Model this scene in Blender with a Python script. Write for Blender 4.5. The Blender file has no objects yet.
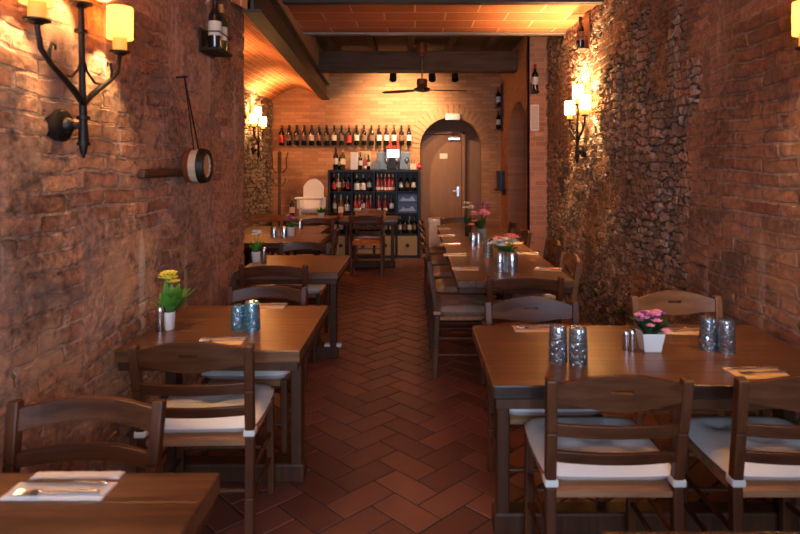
import bpy, bmesh, math, random
from mathutils import Vector, Matrix
random.seed(7)
PI = math.pi
S = bpy.context.scene
COL = S.collection

# ------------------------------------------------------------------ materials
class NT:
    def __init__(s, name):
        s.m = bpy.data.materials.new(name); s.m.use_nodes = True
        s.nt = s.m.node_tree; s.nt.nodes.clear()
        s.out = s.nt.nodes.new('ShaderNodeOutputMaterial')
    def n(s, t, ins=None, **kw):
        nd = s.nt.nodes.new(t)
        for k, v in kw.items(): setattr(nd, k, v)
        for k, v in (ins or {}).items():
            if isinstance(v, bpy.types.NodeSocket): s.nt.links.new(v, nd.inputs[k])
            else: nd.inputs[k].default_value = v
        return nd
    def math(s, op, a, b=0.0, c=None):
        ins = {0: a, 1: b}
        if c is not None: ins[2] = c
        return s.n('ShaderNodeMath', ins, operation=op).outputs[0]
    def mix(s, f, a, b, mode='MIX'):
        nd = s.n('ShaderNodeMix', data_type='RGBA', blend_type=mode)
        for i, v in ((0, f), (6, a), (7, b)):
            if isinstance(v, bpy.types.NodeSocket): s.nt.links.new(v, nd.inputs[i])
            else: nd.inputs[i].default_value = v
        return nd.outputs[2]
    def mixf(s, f, a, b):
        nd = s.n('ShaderNodeMix', data_type='FLOAT')
        for i, v in ((0, f), (2, a), (3, b)):
            if isinstance(v, bpy.types.NodeSocket): s.nt.links.new(v, nd.inputs[i])
            else: nd.inputs[i].default_value = v
        return nd.outputs[0]
    def ramp(s, f, stops):
        nd = s.n('ShaderNodeValToRGB', {0: f}); cr = nd.color_ramp
        while len(cr.elements) < len(stops): cr.elements.new(0.5)
        for e, (p, c) in zip(cr.elements, stops): e.position = p; e.color = c
        return nd.outputs[0]
    def smooth(s, v, a, b):
        return s.n('ShaderNodeMapRange', {0: v, 1: a, 2: b, 3: 0.0, 4: 1.0}, interpolation_type='SMOOTHSTEP').outputs[0]
    def bsdf(s, **ins):
        b = s.n('ShaderNodeBsdfPrincipled', {k.replace('_', ' '): v for k, v in ins.items()})
        s.nt.links.new(b.outputs[0], s.out.inputs[0]); return b
    def link(s, a, b): s.nt.links.new(a, b)

def c4(c): return (c[0], c[1], c[2], 1.0)

def plain(name, c, rough=0.6, metal=0.0, var=0.12, scale=30.0, bump=0.0, **kw):
    t = NT(name); co = t.n('ShaderNodeTexCoord').outputs['Object']
    nz = t.n('ShaderNodeTexNoise', {'Vector': co, 'Scale': scale, 'Detail': 4.0}).outputs[0]
    col = t.mix(nz, c4([x*(1-var) for x in c]), c4([min(1, x*(1+var)) for x in c]))
    b = t.bsdf(Base_Color=col, Roughness=rough, Metallic=metal, **kw)
    if bump:
        bp = t.n('ShaderNodeBump', {'Height': nz, 'Strength': bump, 'Distance': 0.01})
        t.link(bp.outputs[0], b.inputs['Normal'])
    return t.m

def wood(name, c1, c2, axis=0, rough=0.35, plank=0.0, coat=0.0, spec=0.28):
    t = NT(name); tc = t.n('ShaderNodeTexCoord').outputs['Object']
    sc = [26.0, 26.0, 26.0]; sc[axis] = 1.6
    mp = t.n('ShaderNodeMapping', {'Vector': tc, 'Scale': sc}).outputs[0]
    nz = t.n('ShaderNodeTexNoise', {'Vector': mp, 'Scale': 1.0, 'Detail': 7.0, 'Roughness': 0.65, 'Distortion': 0.6}).outputs[0]
    lo = t.n('ShaderNodeTexNoise', {'Vector': tc, 'Scale': 3.0, 'Detail': 2.0}).outputs[0]
    f = t.math('ADD', t.math('MULTIPLY', nz, 0.75), t.math('MULTIPLY', lo, 0.25))
    col = t.ramp(f, [(0.32, c4(c1)), (0.68, c4(c2))])
    h = nz
    if plank:
        sp = t.n('ShaderNodeSeparateXYZ', {0: tc}).outputs
        u = t.math('DIVIDE', sp[1 if axis == 0 else 0], plank)
        wn = t.n('ShaderNodeTexWhiteNoise', {'W': t.math('FLOOR', u)}, noise_dimensions='1D').outputs[0]
        col = t.mix(1.0, col, t.ramp(wn, [(0.0, (.80, .80, .80, 1)), (1.0, (1.12, 1.1, 1.06, 1))]), 'MULTIPLY')
        fr = t.math('ABSOLUTE', t.math('SUBTRACT', t.math('FRACT', u), 0.5))
        ed = t.smooth(fr, 0.47, 0.495)
        col = t.mix(ed, col, c4([x*0.35 for x in c1]))
        h = t.math('SUBTRACT', nz, t.math('MULTIPLY', ed, 2.0))
    rg = t.math('ADD', t.math('MULTIPLY', nz, 0.25), rough-0.12)
    b = t.bsdf(Base_Color=col, Roughness=rg, Coat_Weight=coat, Coat_Roughness=0.25, Specular_IOR_Level=spec)
    bp = t.n('ShaderNodeBump', {'Height': h, 'Strength': 0.25, 'Distance': 0.003})
    t.link(bp.outputs[0], b.inputs['Normal'])
    return t.m

def streaks(t, col, uv, k):
    mp = t.n('ShaderNodeMapping', {'Vector': uv, 'Scale': (9.0, .7, 1.0)}).outputs[0]
    nz = t.n('ShaderNodeTexNoise', {'Vector': mp, 'Scale': 1.0, 'Detail': 3.0, 'Distortion': .3}).outputs[0]
    return t.mix(t.math('MULTIPLY', t.smooth(nz, .60, .68), k), col, (.50, .42, .36, 1))
def masonry(name, axes, bw, bh, mortar, cA, cB, cM, warp=0.02, smear=0.0, cS=(.3, .2, .15), stone=None,
            disp=0.0, rough=0.85, tone=0.3, bump=0.6, lime=0.0, patch=None):
    """bricks on the plane 'axes', optionally smeared with plaster and partly replaced by rubble stone"""
    t = NT(name); tc = t.n('ShaderNodeTexCoord').outputs['Object']
    sp = t.n('ShaderNodeSeparateXYZ', {0: tc}).outputs
    ix = {'X': 0, 'Y': 1, 'Z': 2}
    uv = t.n('ShaderNodeCombineXYZ', {0: sp[ix[axes[0]]], 1: sp[ix[axes[1]]], 2: 0.0}).outputs[0]
    dn = t.n('ShaderNodeTexNoise', {'Vector': uv, 'Scale': 2.6, 'Detail': 4.0, 'Roughness': .55}).outputs[1]
    off = t.n('ShaderNodeVectorMath', {0: dn, 1: (-.5, -.5, -.5)}, operation='ADD').outputs[0]
    off = t.n('ShaderNodeVectorMath', {0: off, 'Scale': warp*2}, operation='SCALE').outputs[0]
    wv = t.n('ShaderNodeVectorMath', {0: uv, 1: off}, operation='ADD').outputs[0]
    br = t.n('ShaderNodeTexBrick', {'Vector': wv, 'Color1': (0, 0, 0, 1), 'Color2': (1, 1, 1, 1), 'Mortar': (0.5, 0.5, 0.5, 1),
              'Scale': 1.0, 'Mortar Size': mortar, 'Mortar Smooth': 0.35, 'Bias': 0.0, 'Brick Width': bw, 'Row Height': bh})
    fine = t.n('ShaderNodeTexNoise', {'Vector': uv, 'Scale': 24.0, 'Detail': 8.0, 'Roughness': 0.72}).outputs[0]
    mid = t.n('ShaderNodeTexNoise', {'Vector': uv, 'Scale': 7.0, 'Detail': 5.0}).outputs[0]
    big = t.n('ShaderNodeTexNoise', {'Vector': uv, 'Scale': 1.3, 'Detail': 4.0}).outputs[0]
    col = t.mix(br.outputs[0], c4(cA), c4(cB))
    col = t.mix(br.outputs[1], col, c4(cM))
    h = t.math('ADD', t.math('MULTIPLY', t.math('SUBTRACT', 1.0, br.outputs[1]), 0.55), t.math('MULTIPLY', mid, 0.5))
    if stone:
        sw = t.n('ShaderNodeVectorMath', {0: wv, 1: (1.0, 1.55, 1.0)}, operation='MULTIPLY').outputs[0]
        ve = t.n('ShaderNodeTexVoronoi', {'Vector': sw, 'Scale': stone['scale'], 'Randomness': stone.get('rnd', .62)}, feature='DISTANCE_TO_EDGE').outputs[0]
        vc = t.n('ShaderNodeTexVoronoi', {'Vector': sw, 'Scale': stone['scale'], 'Randomness': stone.get('rnd', .62)}, feature='F1').outputs['Color']
        rnd = t.n('ShaderNodeSeparateXYZ', {0: vc}).outputs[0]
        scol = t.ramp(rnd, [(0.0, c4(stone['c'][0])), (0.35, c4(stone['c'][1])), (0.7, c4(stone['c'][2])), (1.0, c4(stone['c'][3]))])
        e = t.smooth(ve, 0.0, 0.13)
        scol = t.mix(e, c4(stone['cm']), scol)
        sh = t.math('ADD', t.math('MULTIPLY', e, 1.0), t.math('MULTIPLY', t.math('MULTIPLY', rnd, e), 0.7))
        mk = t.math('ADD', t.math('MULTIPLY', t.math('SUBTRACT', big, 0.5), 1.6), stone['bias'])
        for ax, a, b, w in stone.get('grad', []):
            mk = t.math('ADD', mk, t.math('MULTIPLY', t.smooth(sp[ix[ax]], a, b), w))
        mk = t.smooth(mk, 0.46, 0.54)
        col = t.mix(mk, col, scol)
        h = t.mixf(mk, h, sh)
    if smear:
        sm = t.n('ShaderNodeTexNoise', {'Vector': uv, 'Scale': 2.4, 'Detail': 7.0, 'Roughness': 0.6, 'Distortion': 0.8}).outputs[0]
        k = t.math('MULTIPLY', t.smooth(sm, 0.44, 0.58), smear)
        col = t.mix(k, col, t.mix(mid, c4([x*0.6 for x in cS]), c4([x*1.3 for x in cS])))
        h = t.mixf(k, h, t.math('ADD', t.math('MULTIPLY', mid, 0.8), 0.35))
    h = t.math('ADD', h, t.math('MULTIPLY', fine, 0.45))
    v = t.math('ADD', t.math('MULTIPLY', fine, 0.6), t.math('MULTIPLY', big, 0.4))
    col = t.mix(1.0, col, t.ramp(v, [(0.38 if tone > .4 else 0.3, (1-tone, 1-tone, 1-tone, 1)), (0.62 if tone > .4 else 0.7, (1+tone, 1+tone, 1+tone, 1))]), 'MULTIPLY')
    if patch:
        pn = t.n('ShaderNodeTexNoise', {'Vector': uv, 'Scale': 3.1, 'Detail': 6.0, 'Distortion': 1.0}).outputs[0]
        col = t.mix(t.math('MULTIPLY', t.smooth(pn, .54, .66), .7), col, c4(patch[0])); col = t.mix(t.math('MULTIPLY', t.smooth(pn, .46, .34), .7), col, c4(patch[1]))
    if lime: col = streaks(t, col, uv, lime)
    b = t.bsdf(Base_Color=col, Roughness=rough, Specular_IOR_Level=0.35)
    if disp:
        d = t.n('ShaderNodeDisplacement', {'Height': h, 'Midlevel': 0.9, 'Scale': disp})
        t.link(d.outputs[0], t.out.inputs[2]); t.m.displacement_method = 'BOTH'
    else:
        bp = t.n('ShaderNodeBump', {'Height': h, 'Strength': bump, 'Distance': 0.012})
        t.link(bp.outputs[0], b.inputs['Normal'])
    return t.m

def emit(name, c, strength):
    t = NT(name); e = t.n('ShaderNodeEmission', {'Color': c4(c), 'Strength': strength})
    t.link(e.outputs[0], t.out.inputs[0]); return t.m

M = {}
M['table'] = wood('oiled_table_wood', (.050, .019, .008), (.235, .105, .042), 0, 0.33, 0.135, 0.06, 0.5)
M['table_long'] = wood('oiled_table_wood_lengthwise', (.050, .019, .008), (.235, .105, .042), 1, 0.33, 0.135, 0.06, 0.5)
M['table_leg'] = wood('table_leg_wood', (.034, .012, .005), (.085, .032, .012), 2, 0.5)
M['chair'] = wood('walnut_chair_wood', (.038, .012, .005), (.125, .042, .015), 2, 0.42)
M['chair_x'] = wood('walnut_rail_wood', (.038, .012, .005), (.130, .044, .016), 0, 0.40)
M['chair_light'] = wood('honey_chair_wood', (.17, .070, .026), (.33, .150, .060), 2, 0.38)
M['chair_light_x'] = wood('honey_rail_wood', (.17, .070, .026), (.33, .150, .060), 0, 0.38)
M['rush'] = wood('woven_rush', (.26, .115, .052), (.48, .26, .135), 0, 0.8)
M['cushion'] = plain('white_cushion_cotton', (.74, .72, .69), 0.9, var=.08, scale=14, bump=.3)
M['cushion_tan'] = plain('beige_cushion_cotton', (.38, .26, .18), 0.9, var=.25, scale=14, bump=.3)
M['napkin'] = plain('white_paper_napkin', (.70, .68, .66), 0.9, var=.04)
M['straw'] = plain('straw_paper_napkin', (.76, .52, .27), 0.9, var=.12, scale=60)
M['steel'] = plain('stainless_steel', (.62, .60, .58), 0.22, 1.0, var=.05)
M['iron'] = plain('wrought_iron', (.022, .017, .014), 0.5, 0.6, var=.4, bump=.3)
M['copper'] = plain('copper', (.42, .14, .06), 0.35, 0.8)
M['beam_wood'] = wood('dark_beam_wood', (.060, .036, .023), (.15, .092, .060), 0, 0.8)
M['joist_wood'] = wood('dark_joist_wood', (.07, .043, .027), (.17, .105, .066), 1, 0.75)
M['beam_steel'] = plain('painted_steel_beam', (.060, .047, .038), 0.55, 0.2, var=.3, scale=8)
M['lip'] = plain('grey_steel_flange', (.30, .25, .21), 0.5, 0.2, var=.2)
M['plaster'] = plain('old_plaster', (.36, .25, .16), 0.9, var=.2, scale=6, bump=.3)
M['darkroom'] = plain('dark_brown_plaster', (.22, .115, .070), 0.85, var=.15, scale=5)
M['door'] = wood('flush_door_veneer', (.20, .092, .036), (.28, .135, .055), 2, 0.4)
M['door_frame'] = wood('door_frame_wood', (.20, .09, .04), (.28, .13, .06), 2, 0.45)
M['shelf'] = plain('black_brown_shelf_board', (.009, .009, .011), 0.5, var=.2)
M['beige_box'] = plain('beige_drawer_front', (.42, .31, .17), 0.7, var=.08)
M['black'] = plain('black_plastic', (.012, .011, .011), 0.4)
M['white'] = plain('white_plastic', (.78, .77, .75), 0.4, var=.03)
M['offwhite'] = plain('offwhite_paper', (.66, .60, .48), 0.8, var=.06)
M['label'] = plain('cream_paper_label', (.72, .64, .48), 0.8, var=.06)
M['label_red'] = plain('red_paper_label', (.60, .045, .04), 0.7)
M['label_dark'] = plain('brown_paper_label', (.20, .11, .07), 0.7)
M['bottle'] = plain('dark_bottle_glass', (.010, .011, .009), 0.12, var=.1, Coat_Weight=0.5)
M['bottle_green'] = plain('green_bottle_glass', (.045, .055, .012), 0.12, Coat_Weight=0.5)
M['bottle_rose'] = plain('rose_wine_bottle', (.42, .055, .045), 0.15, Coat_Weight=0.4)
M['bottle_amber'] = plain('amber_bottle_glass', (.22, .07, .015), 0.15, Coat_Weight=0.4)
M['cap_red'] = plain('red_capsule', (.40, .02, .02), 0.35, 0.2)
M['cap_gold'] = plain('gold_capsule', (.55, .36, .12), 0.35, 0.6)
M['cap_black'] = plain('black_capsule', (.02, .018, .02), 0.35)
M['blue'] = plain('blue_print_card', (.045, .085, .22), 0.5)
M['bluegrey'] = plain('blue_grey_casing', (.14, .20, .28), 0.45)
M['sky'] = plain('pale_blue_print', (.24, .38, .58), 0.5)
M['leaf'] = plain('fresh_green_leaf', (.075, .24, .025), 0.5, var=.4, scale=20)
M['leaf_dark'] = plain('dark_green_leaf', (.025, .075, .020), 0.5, var=.4, scale=20)
M['yellow'] = plain('yellow_petal', (.75, .60, .05), 0.7)
M['pink'] = plain('pink_petal', (.80, .27, .42), 0.7, var=.25)
M['purple'] = plain('purple_petal', (.26, .05, .22), 0.7, var=.25)
M['coral'] = plain('coral_petal', (.75, .20, .16), 0.7, var=.2)
M['cream'] = plain('cream_petal', (.80, .68, .52), 0.7, var=.1)
M['whitep'] = plain('white_petal', (.80, .80, .80), 0.7, var=.05)
M['soil'] = plain('potting_soil', (.02, .014, .010), 0.95)
M['amber_wax'] = plain('amber_candle_sleeve', (.62, .30, .06), 0.6, Emission_Color=(1, .42, .06, 1), Emission_Strength=0.35)
M['red'] = plain('red_plastic', (.65, .02, .06), 0.4)
M['silver'] = plain('mercury_silver', (.60, .62, .64), 0.18, 0.9, var=.3, scale=45, bump=.35)
M['cask'] = wood('pale_cask_stave', (.42, .29, .16), (.62, .46, .28), 0, 0.5)

def tumbler_glass(name, c, k):
    t = NT(name); co = t.n('ShaderNodeTexCoord').outputs['Object']
    vo = t.n('ShaderNodeTexVoronoi', {'Vector': co, 'Scale': 48.0}, feature='DISTANCE_TO_EDGE').outputs[0]
    e = t.smooth(vo, 0, .22)
    bp = t.n('ShaderNodeBump', {'Height': e, 'Strength': .7, 'Distance': .004}).outputs[0]
    g = t.n('ShaderNodeBsdfGlossy', {'Color': (.85, .93, 1, 1), 'Roughness': .10, 'Normal': bp})
    d = t.n('ShaderNodeBsdfDiffuse', {'Color': c4(c)})
    tr = t.n('ShaderNodeBsdfTransparent', {'Color': t.mix(e, c4([x*.62 for x in k]), c4(k))})
    fr = t.n('ShaderNodeFresnel', {'IOR': 1.6, 'Normal': bp}).outputs[0]
    m1 = t.n('ShaderNodeMixShader', {0: t.mixf(e, .36, .16), 1: tr.outputs[0], 2: d.outputs[0]})
    m2 = t.n('ShaderNodeMixShader', {0: t.math('ADD', t.math('MULTIPLY', fr, .9), .20), 1: m1.outputs[0], 2: g.outputs[0]})
    t.link(m2.outputs[0], t.out.inputs[0]); return t.m
M['tumbler'] = tumbler_glass('patterned_smoke_glass', (.16, .22, .26), (.88, .93, .96))
M['tumbler_teal'] = tumbler_glass('patterned_teal_glass', (.01, .42, .66), (.30, .80, .95))
def pane_glass():
    t = NT('window_glass')
    g = t.n('ShaderNodeBsdfGlossy', {'Roughness': .02}); tr = t.n('ShaderNodeBsdfTransparent', {'Color': (.95, .97, 1, 1)})
    mx = t.n('ShaderNodeMixShader', {0: .07, 1: tr.outputs[0], 2: g.outputs[0]})
    t.link(mx.outputs[0], t.out.inputs[0]); return t.m
M['pane'] = pane_glass()
def shade_mat(name, c, k):
    t = NT(name); co = t.n('ShaderNodeTexCoord').outputs['Object']
    nz = t.n('ShaderNodeTexNoise', {'Vector': co, 'Scale': 12.0}).outputs[0]
    e = t.n('ShaderNodeEmission', {'Color': c4(c), 'Strength': t.math('MULTIPLY', t.math('ADD', .6, nz), k)})
    tl = t.n('ShaderNodeBsdfTranslucent', {'Color': (.55, .34, .11, 1)})
    a = t.n('ShaderNodeAddShader', {0: e.outputs[0], 1: tl.outputs[0]})
    t.link(a.outputs[0], t.out.inputs[0]); return t.m
M['shade'] = shade_mat('amber_parchment_shade', (1, .45, .09), 1.1)
M['shade_bright'] = shade_mat('bright_parchment_shade', (1, .62, .25), 13.0)
M['screen'] = emit('lit_monitor_screen', (.9, .93, 1.0), 1.2)

BR_A, BR_B, BR_M = (.22, .085, .048), (.42, .20, .115), (.34, .24, .18)
ST = dict(scale=11.0, c=[(.15, .115, .09), (.26, .195, .145), (.38, .29, .22), (.30, .17, .11)], cm=(.13, .098, .075))
M['wall_left'] = masonry('weathered_brick', 'YZ', .29, .072, .009, (.23, .098, .056), (.46, .235, .138), (.36, .24, .17), .05, .95, (.37, .222, .148),
    stone=dict(ST, scale=4.5, bias=.30, c=[(.21, .135, .105), (.33, .215, .16), (.40, .27, .20), (.28, .165, .12)], cm=(.24, .165, .13)), disp=.026, tone=.72, lime=.7, patch=((.48, .28, .155), (.20, .135, .115)))
M['wall_right'] = masonry('rubble_and_brick', 'YZ', .27, .072, .010, (.18, .080, .048), (.37, .185, .110), (.29, .21, .16), .040, .5, (.24, .15, .10),
    stone=dict(ST, bias=-.15, grad=[('Y', 3.2, 4.0, .80), ('Z', 1.75, 1.5, -.0)]), disp=.026, rough=.62, tone=.68, lime=.35, patch=((.36, .19, .10), (.12, .085, .065)))
M['wall_recess'] = masonry('recess_rubble', 'YZ', .27, .072, .010, BR_A, BR_B, BR_M, .02, 0,
    stone=dict(ST, scale=9.0, bias=1.0, c=[(.16, .11, .07), (.34, .24, .16), (.44, .32, .21), (.26, .17, .11)]), disp=.035)
M['wall_back'] = masonry('tan_brick_back', 'XZ', .26, .062, .006, (.42, .195, .090), (.58, .31, .155), (.38, .21, .115), .006, .12, (.52, .27, .135), tone=.16, bump=.6)
M['brick_side'] = masonry('tan_brick_side', 'YZ', .26, .062, .006, (.42, .205, .100), (.54, .285, .150), (.44, .28, .17), .006, .2, (.42, .23, .12), tone=.15, bump=.4)
M['pillar'] = masonry('red_brick_pillar', 'XZ', .24, .064, .007, (.46, .205, .110), (.60, .30, .165), (.52, .36, .24), .006, .0, tone=.2, bump=.6)
M['ceil_brick'] = masonry('terracotta_ceiling_tiles', 'XY', .62, .33, .010, (.42, .130, .048), (.58, .195, .075), (.66, .42, .25), .008, .25, (.50, .18, .075), tone=.22, bump=.4)
M['vault'] = masonry('orange_vault_brick', 'YX', .28, .075, .008, (.52, .135, .038), (.74, .235, .070), (.78, .45, .22), .012, .2, (.68, .24, .08), tone=.25, bump=.5)
M['arch'] = plain('arch_brick', (.47, .25, .12), 0.85, var=.2, scale=9, bump=.3)

# ------------------------------------------------------------------ mesh helpers
def nb(): return bmesh.new()
def box(bm, c, d, rot=None, taper=1.0):
    r = bmesh.ops.create_cube(bm, size=1.0)['verts']
    for v in r:
        k = taper if v.co.z < 0 else 1.0
        v.co = Vector((v.co.x*d[0]*k, v.co.y*d[1]*k, v.co.z*d[2]))
        if rot: v.co = rot @ v.co
        v.co += Vector(c)
    return r
def boxmm(bm, a, b): return box(bm, [(a[i]+b[i])/2 for i in range(3)], [abs(b[i]-a[i]) for i in range(3)])
def beam(bm, p, q, w, d=None, w2=None, up=(1, 0, 0)):
    """square bar from p to q (w across 'up', d the other way), end section scaled by w2"""
    p, q = Vector(p), Vector(q); d = d or w; w2 = w2 or 1.0
    t = (q-p).normalized(); a = Vector(up); a = (a - t*a.dot(t)).normalized(); b = t.cross(a)
    rings = []
    for o, s in ((p, 1.0), (q, w2)):
        rings.append([bm.verts.new(o + a*(x*w*s/2) + b*(y*d*s/2)) for x, y in ((-1, -1), (1, -1), (1, 1), (-1, 1))])
    for i in range(4):
        j = (i+1) % 4; bm.faces.new((rings[0][i], rings[0][j], rings[1][j], rings[1][i]))
    bm.faces.new(rings[0][::-1]); bm.faces.new(rings[1])
def tube(bm, pts, r, n=8, cap=True):
    pts = [Vector(p) for p in pts]; rs = r if isinstance(r, (list, tuple)) else [r]*len(pts)
    rings = []; a = None
    for i, p in enumerate(pts):
        t = (pts[min(i+1, len(pts)-1)] - pts[max(i-1, 0)]).normalized()
        if a is None: a = t.orthogonal().normalized()
        else: a = (a - t*a.dot(t)).normalized()
        b = t.cross(a)
        rings.append([bm.verts.new(p + (a*math.cos(2*PI*k/n) + b*math.sin(2*PI*k/n))*rs[i]) for k in range(n)])
    for A, B in zip(rings, rings[1:]):
        for k in range(n): bm.faces.new((A[k], A[(k+1) % n], B[(k+1) % n], B[k]))
    if cap: bm.faces.new(rings[0][::-1]); bm.faces.new(rings[-1])
def lathe(bm, prof, n=20, o=(0, 0, 0), mtx=None):
    rings = []; o = Vector(o)
    for r, z in prof:
        ring = []
        for k in range(1 if r < 1e-6 else n):
            v = Vector((r*math.cos(2*PI*k/n), r*math.sin(2*PI*k/n), z))
            if mtx: v = mtx @ v
            ring.append(bm.verts.new(v+o))
        rings.append(ring)
    for A, B in zip(rings, rings[1:]):
        for k in range(n):
            j = (k+1) % n
            if len(A) == 1 and len(B) == 1: continue
            if len(A) == 1: bm.faces.new((A[0], B[j], B[k]))
            elif len(B) == 1: bm.faces.new((A[k], A[j], B[0]))
            else: bm.faces.new((A[k], A[j], B[j], B[k]))
def rail(bm, x0, x1, zb, zt, th, yf, n=12):
    """bent slat: runs along x from x0 to x1 between zb(x) and zt(x), centre line y = yf(x, z)"""
    prev = None
    for i in range(n+1):
        x = x0+(x1-x0)*i/n; a, b = zb(x), zt(x)
        r = [bm.verts.new((x, yf(x, z)+s*th/2, z)) for s, z in ((-1, a), (1, a), (1, b), (-1, b))]
        if prev:
            for k in range(4): bm.faces.new((prev[k], prev[(k+1) % 4], r[(k+1) % 4], r[k]))
        else: bm.faces.new(r[::-1])
        prev = r
    bm.faces.new(prev)
def obj(name, bm, m, parent=None, smooth=False, bev=0.0, loc=None):
    bmesh.ops.recalc_face_normals(bm, faces=bm.faces)
    me = bpy.data.meshes.new(name); bm.to_mesh(me); bm.free()
    me.materials.append(M[m] if isinstance(m, str) else m)
    if smooth:
        for p in me.polygons: p.use_smooth = True
        try: me.set_sharp_from_angle(angle=math.radians(40))
        except Exception: pass
    o = bpy.data.objects.new(name, me); COL.objects.link(o)
    if parent: o.parent = parent
    if loc: o.location = loc
    if bev:
        b = o.modifiers.new('bevel', 'BEVEL'); b.width = bev; b.segments = 2; b.limit_method = 'ANGLE'; b.angle_limit = math.radians(40)
    return o
def tag(o, label, cat, group=None):
    o['label'] = label; o['category'] = cat
    if group: o['group'] = group
    elif 'group' in o: del o['group']
    return o
def root(name, loc=(0, 0, 0), rz=0.0):
    o = bpy.data.objects.new(name, None); COL.objects.link(o)
    o.location = loc; o.rotation_euler = (0, 0, rz); o.empty_display_size = .1; return o
KIDS = {}
def copy_tree(o, parent=None):
    c = o.copy(); COL.objects.link(c)
    if parent: c.parent = parent
    for ch in [x for x in KIDS.setdefault(o.name, list(o.children))]: copy_tree(ch, c)
    return c
FIRST = set()
def place(proto, loc, rz, label, cat, group=None):
    """the first call places the prototype itself, later calls place copies"""
    if proto.name not in FIRST:
        FIRST.add(proto.name)
        KIDS[proto.name] = list(proto.children)
        for ch in proto.children: KIDS[ch.name] = list(ch.children)
        o = proto
    else: o = copy_tree(proto)
    o.location = loc; o.rotation_euler = (0, 0, rz)
    return tag(o, label, cat, group)
def struct(o, label):
    o['kind'] = 'structure'; o['label'] = label; return o

# ------------------------------------------------------------------ setting
XL, XR, XN, XS = -1.355, 1.72, -2.50, 1.49      # left wall, right wall, recess wall, far side wall
YE, YP, YB, YF = 4.75, 7.80, 10.45, -1.80      # end of left wall, pillar, back wall, shop front

def grid_wall(name, m, x, y0, y1, z0, z1, step, sx, label):
    """wall with fine mesh (for relief) facing sx, plus thickness behind it"""
    bm = nb(); ny = int((y1-y0)/step); nz = int((z1-z0)/step)
    V = [[bm.verts.new((x, y0+(y1-y0)*i/ny, z0+(z1-z0)*j/nz)) for j in range(nz+1)] for i in range(ny+1)]
    for i in range(ny):
        for j in range(nz):
            q = (V[i][j], V[i+1][j], V[i+1][j+1], V[i][j+1])
            bm.faces.new(q if sx > 0 else q[::-1])
    me = bpy.data.meshes.new(name); bm.to_mesh(me); bm.free()
    for p in me.polygons: p.use_smooth = True
    me.materials.append(M[m])
    o = bpy.data.objects.new(name, me); COL.objects.link(o); return struct(o, label)

grid_wall('wall_left', 'wall_left', XL, YF, YE, -.02, 3.3, .02, 1, 'weathered brick wall on the left')
bm = nb(); boxmm(bm, (XN-.3, YE-.35, -.02), (XL-.035, YE, 3.3)); struct(obj('wall_return', bm, 'plaster'), 'end of the left brick wall where the recess opens')
grid_wall('wall_right', 'wall_right', XR, YF, YP+.05, -.02, 3.3, .02, -1, 'rubble stone and brick wall on the right')
grid_wall('wall_recess', 'wall_recess', XN, YE, YB+.05, -.02, 3.3, .03, 1, 'stone wall at the left end of the recess')

bm = nb(); boxmm(bm, (XL-.1, 2.93, 1.485), (XL+.035, 3.60, 1.53)); struct(obj('trim_14', bm, 'table_leg', bev=.008), 'old timber set into the left brick wall')
# floor: one mesh of herringbone tiles on a bed of grout
bm = nb(); W = .15; lay = bm.loops.layers.float_color.new('tone'); c45 = math.sqrt(.5)
ox, oy = -.201+.318, 2.948-.318
def tile(x0, y0, x1, y1):
    g = .0045; ps = [(x0, y0), (x1, y0), (x1, y1), (x0, y1)]
    cx, cy = ((x0+x1)/2-(y0+y1)/2)*c45*W+ox, ((x0+x1)/2+(y0+y1)/2)*c45*W+oy
    if not (-2.75 < cx < 2.4 and YF-.2 < cy < 11.0): return
    cen = ((x0+x1)/2, (y0+y1)/2)
    def pt(p, ins, z):
        x = p[0]*W + (ins if p[0] < cen[0] else -ins); y = p[1]*W + (ins if p[1] < cen[1] else -ins)
        return bm.verts.new(((x-y)*c45+ox, (x+y)*c45+oy, z))
    dz = random.uniform(-.0012, .0012)
    lo = [pt(p, g, -.006) for p in ps]; hi = [pt(p, g+.003, dz) for p in ps]
    t = random.random(); t2 = random.random()
    fs = [bm.faces.new(hi)]+[bm.faces.new((lo[i], lo[(i+1) % 4], hi[(i+1) % 4], hi[i])) for i in range(4)]
    for f in fs:
        for l in f.loops: l[lay] = (t, t2, 0, 1)
for a in range(-60, 90):
    for b in range(-30, 30):
        u, v = a+2*b, a-2*b
        tile(u, v, u+2, v+1); tile(u, v+1, u+1, v+3)
g = [bm.verts.new(p) for p in ((-2.9, YF-.3, -.0045), (2.5, YF-.3, -.0045), (2.5, 11.1, -.0045), (-2.9, 11.1, -.0045))]
gf = bm.faces.new(g); gf.material_index = 1
me = bpy.data.meshes.new('floor'); bm.to_mesh(me); bm.free()
t = NT('terracotta_floor_tile'); co = t.n('ShaderNodeTexCoord').outputs['Object']
at = t.n('ShaderNodeSeparateColor', {0: t.n('ShaderNodeAttribute', attribute_name='tone').outputs['Color']}).outputs
nz = t.n('ShaderNodeTexNoise', {'Vector': co, 'Scale': 14.0, 'Detail': 6.0}).outputs[0]
lo = t.n('ShaderNodeTexNoise', {'Vector': co, 'Scale': 1.1, 'Detail': 2.0}).outputs[0]
col = t.ramp(t.math('ADD', t.math('MULTIPLY', at[0], .75), t.math('MULTIPLY', nz, .25)),
             [(0.05, (.100, .037, .027, 1)), (0.5, (.160, .060, .041, 1)), (0.95, (.220, .083, .055, 1))])
col = t.mix(1.0, col, t.ramp(lo, [(.3, (.8, .8, .8, 1)), (.7, (1.15, 1.15, 1.15, 1))]), 'MULTIPLY')
b = t.bsdf(Base_Color=col, Roughness=t.math('ADD', .33, t.math('MULTIPLY', nz, .22)), Specular_IOR_Level=.5)
t.link(t.n('ShaderNodeBump', {'Height': nz, 'Strength': .15, 'Distance': .004}).outputs[0], b.inputs['Normal'])
me.materials.append(t.m); me.materials.append(plain('dark_grout', (.050, .034, .026), .9))
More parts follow.
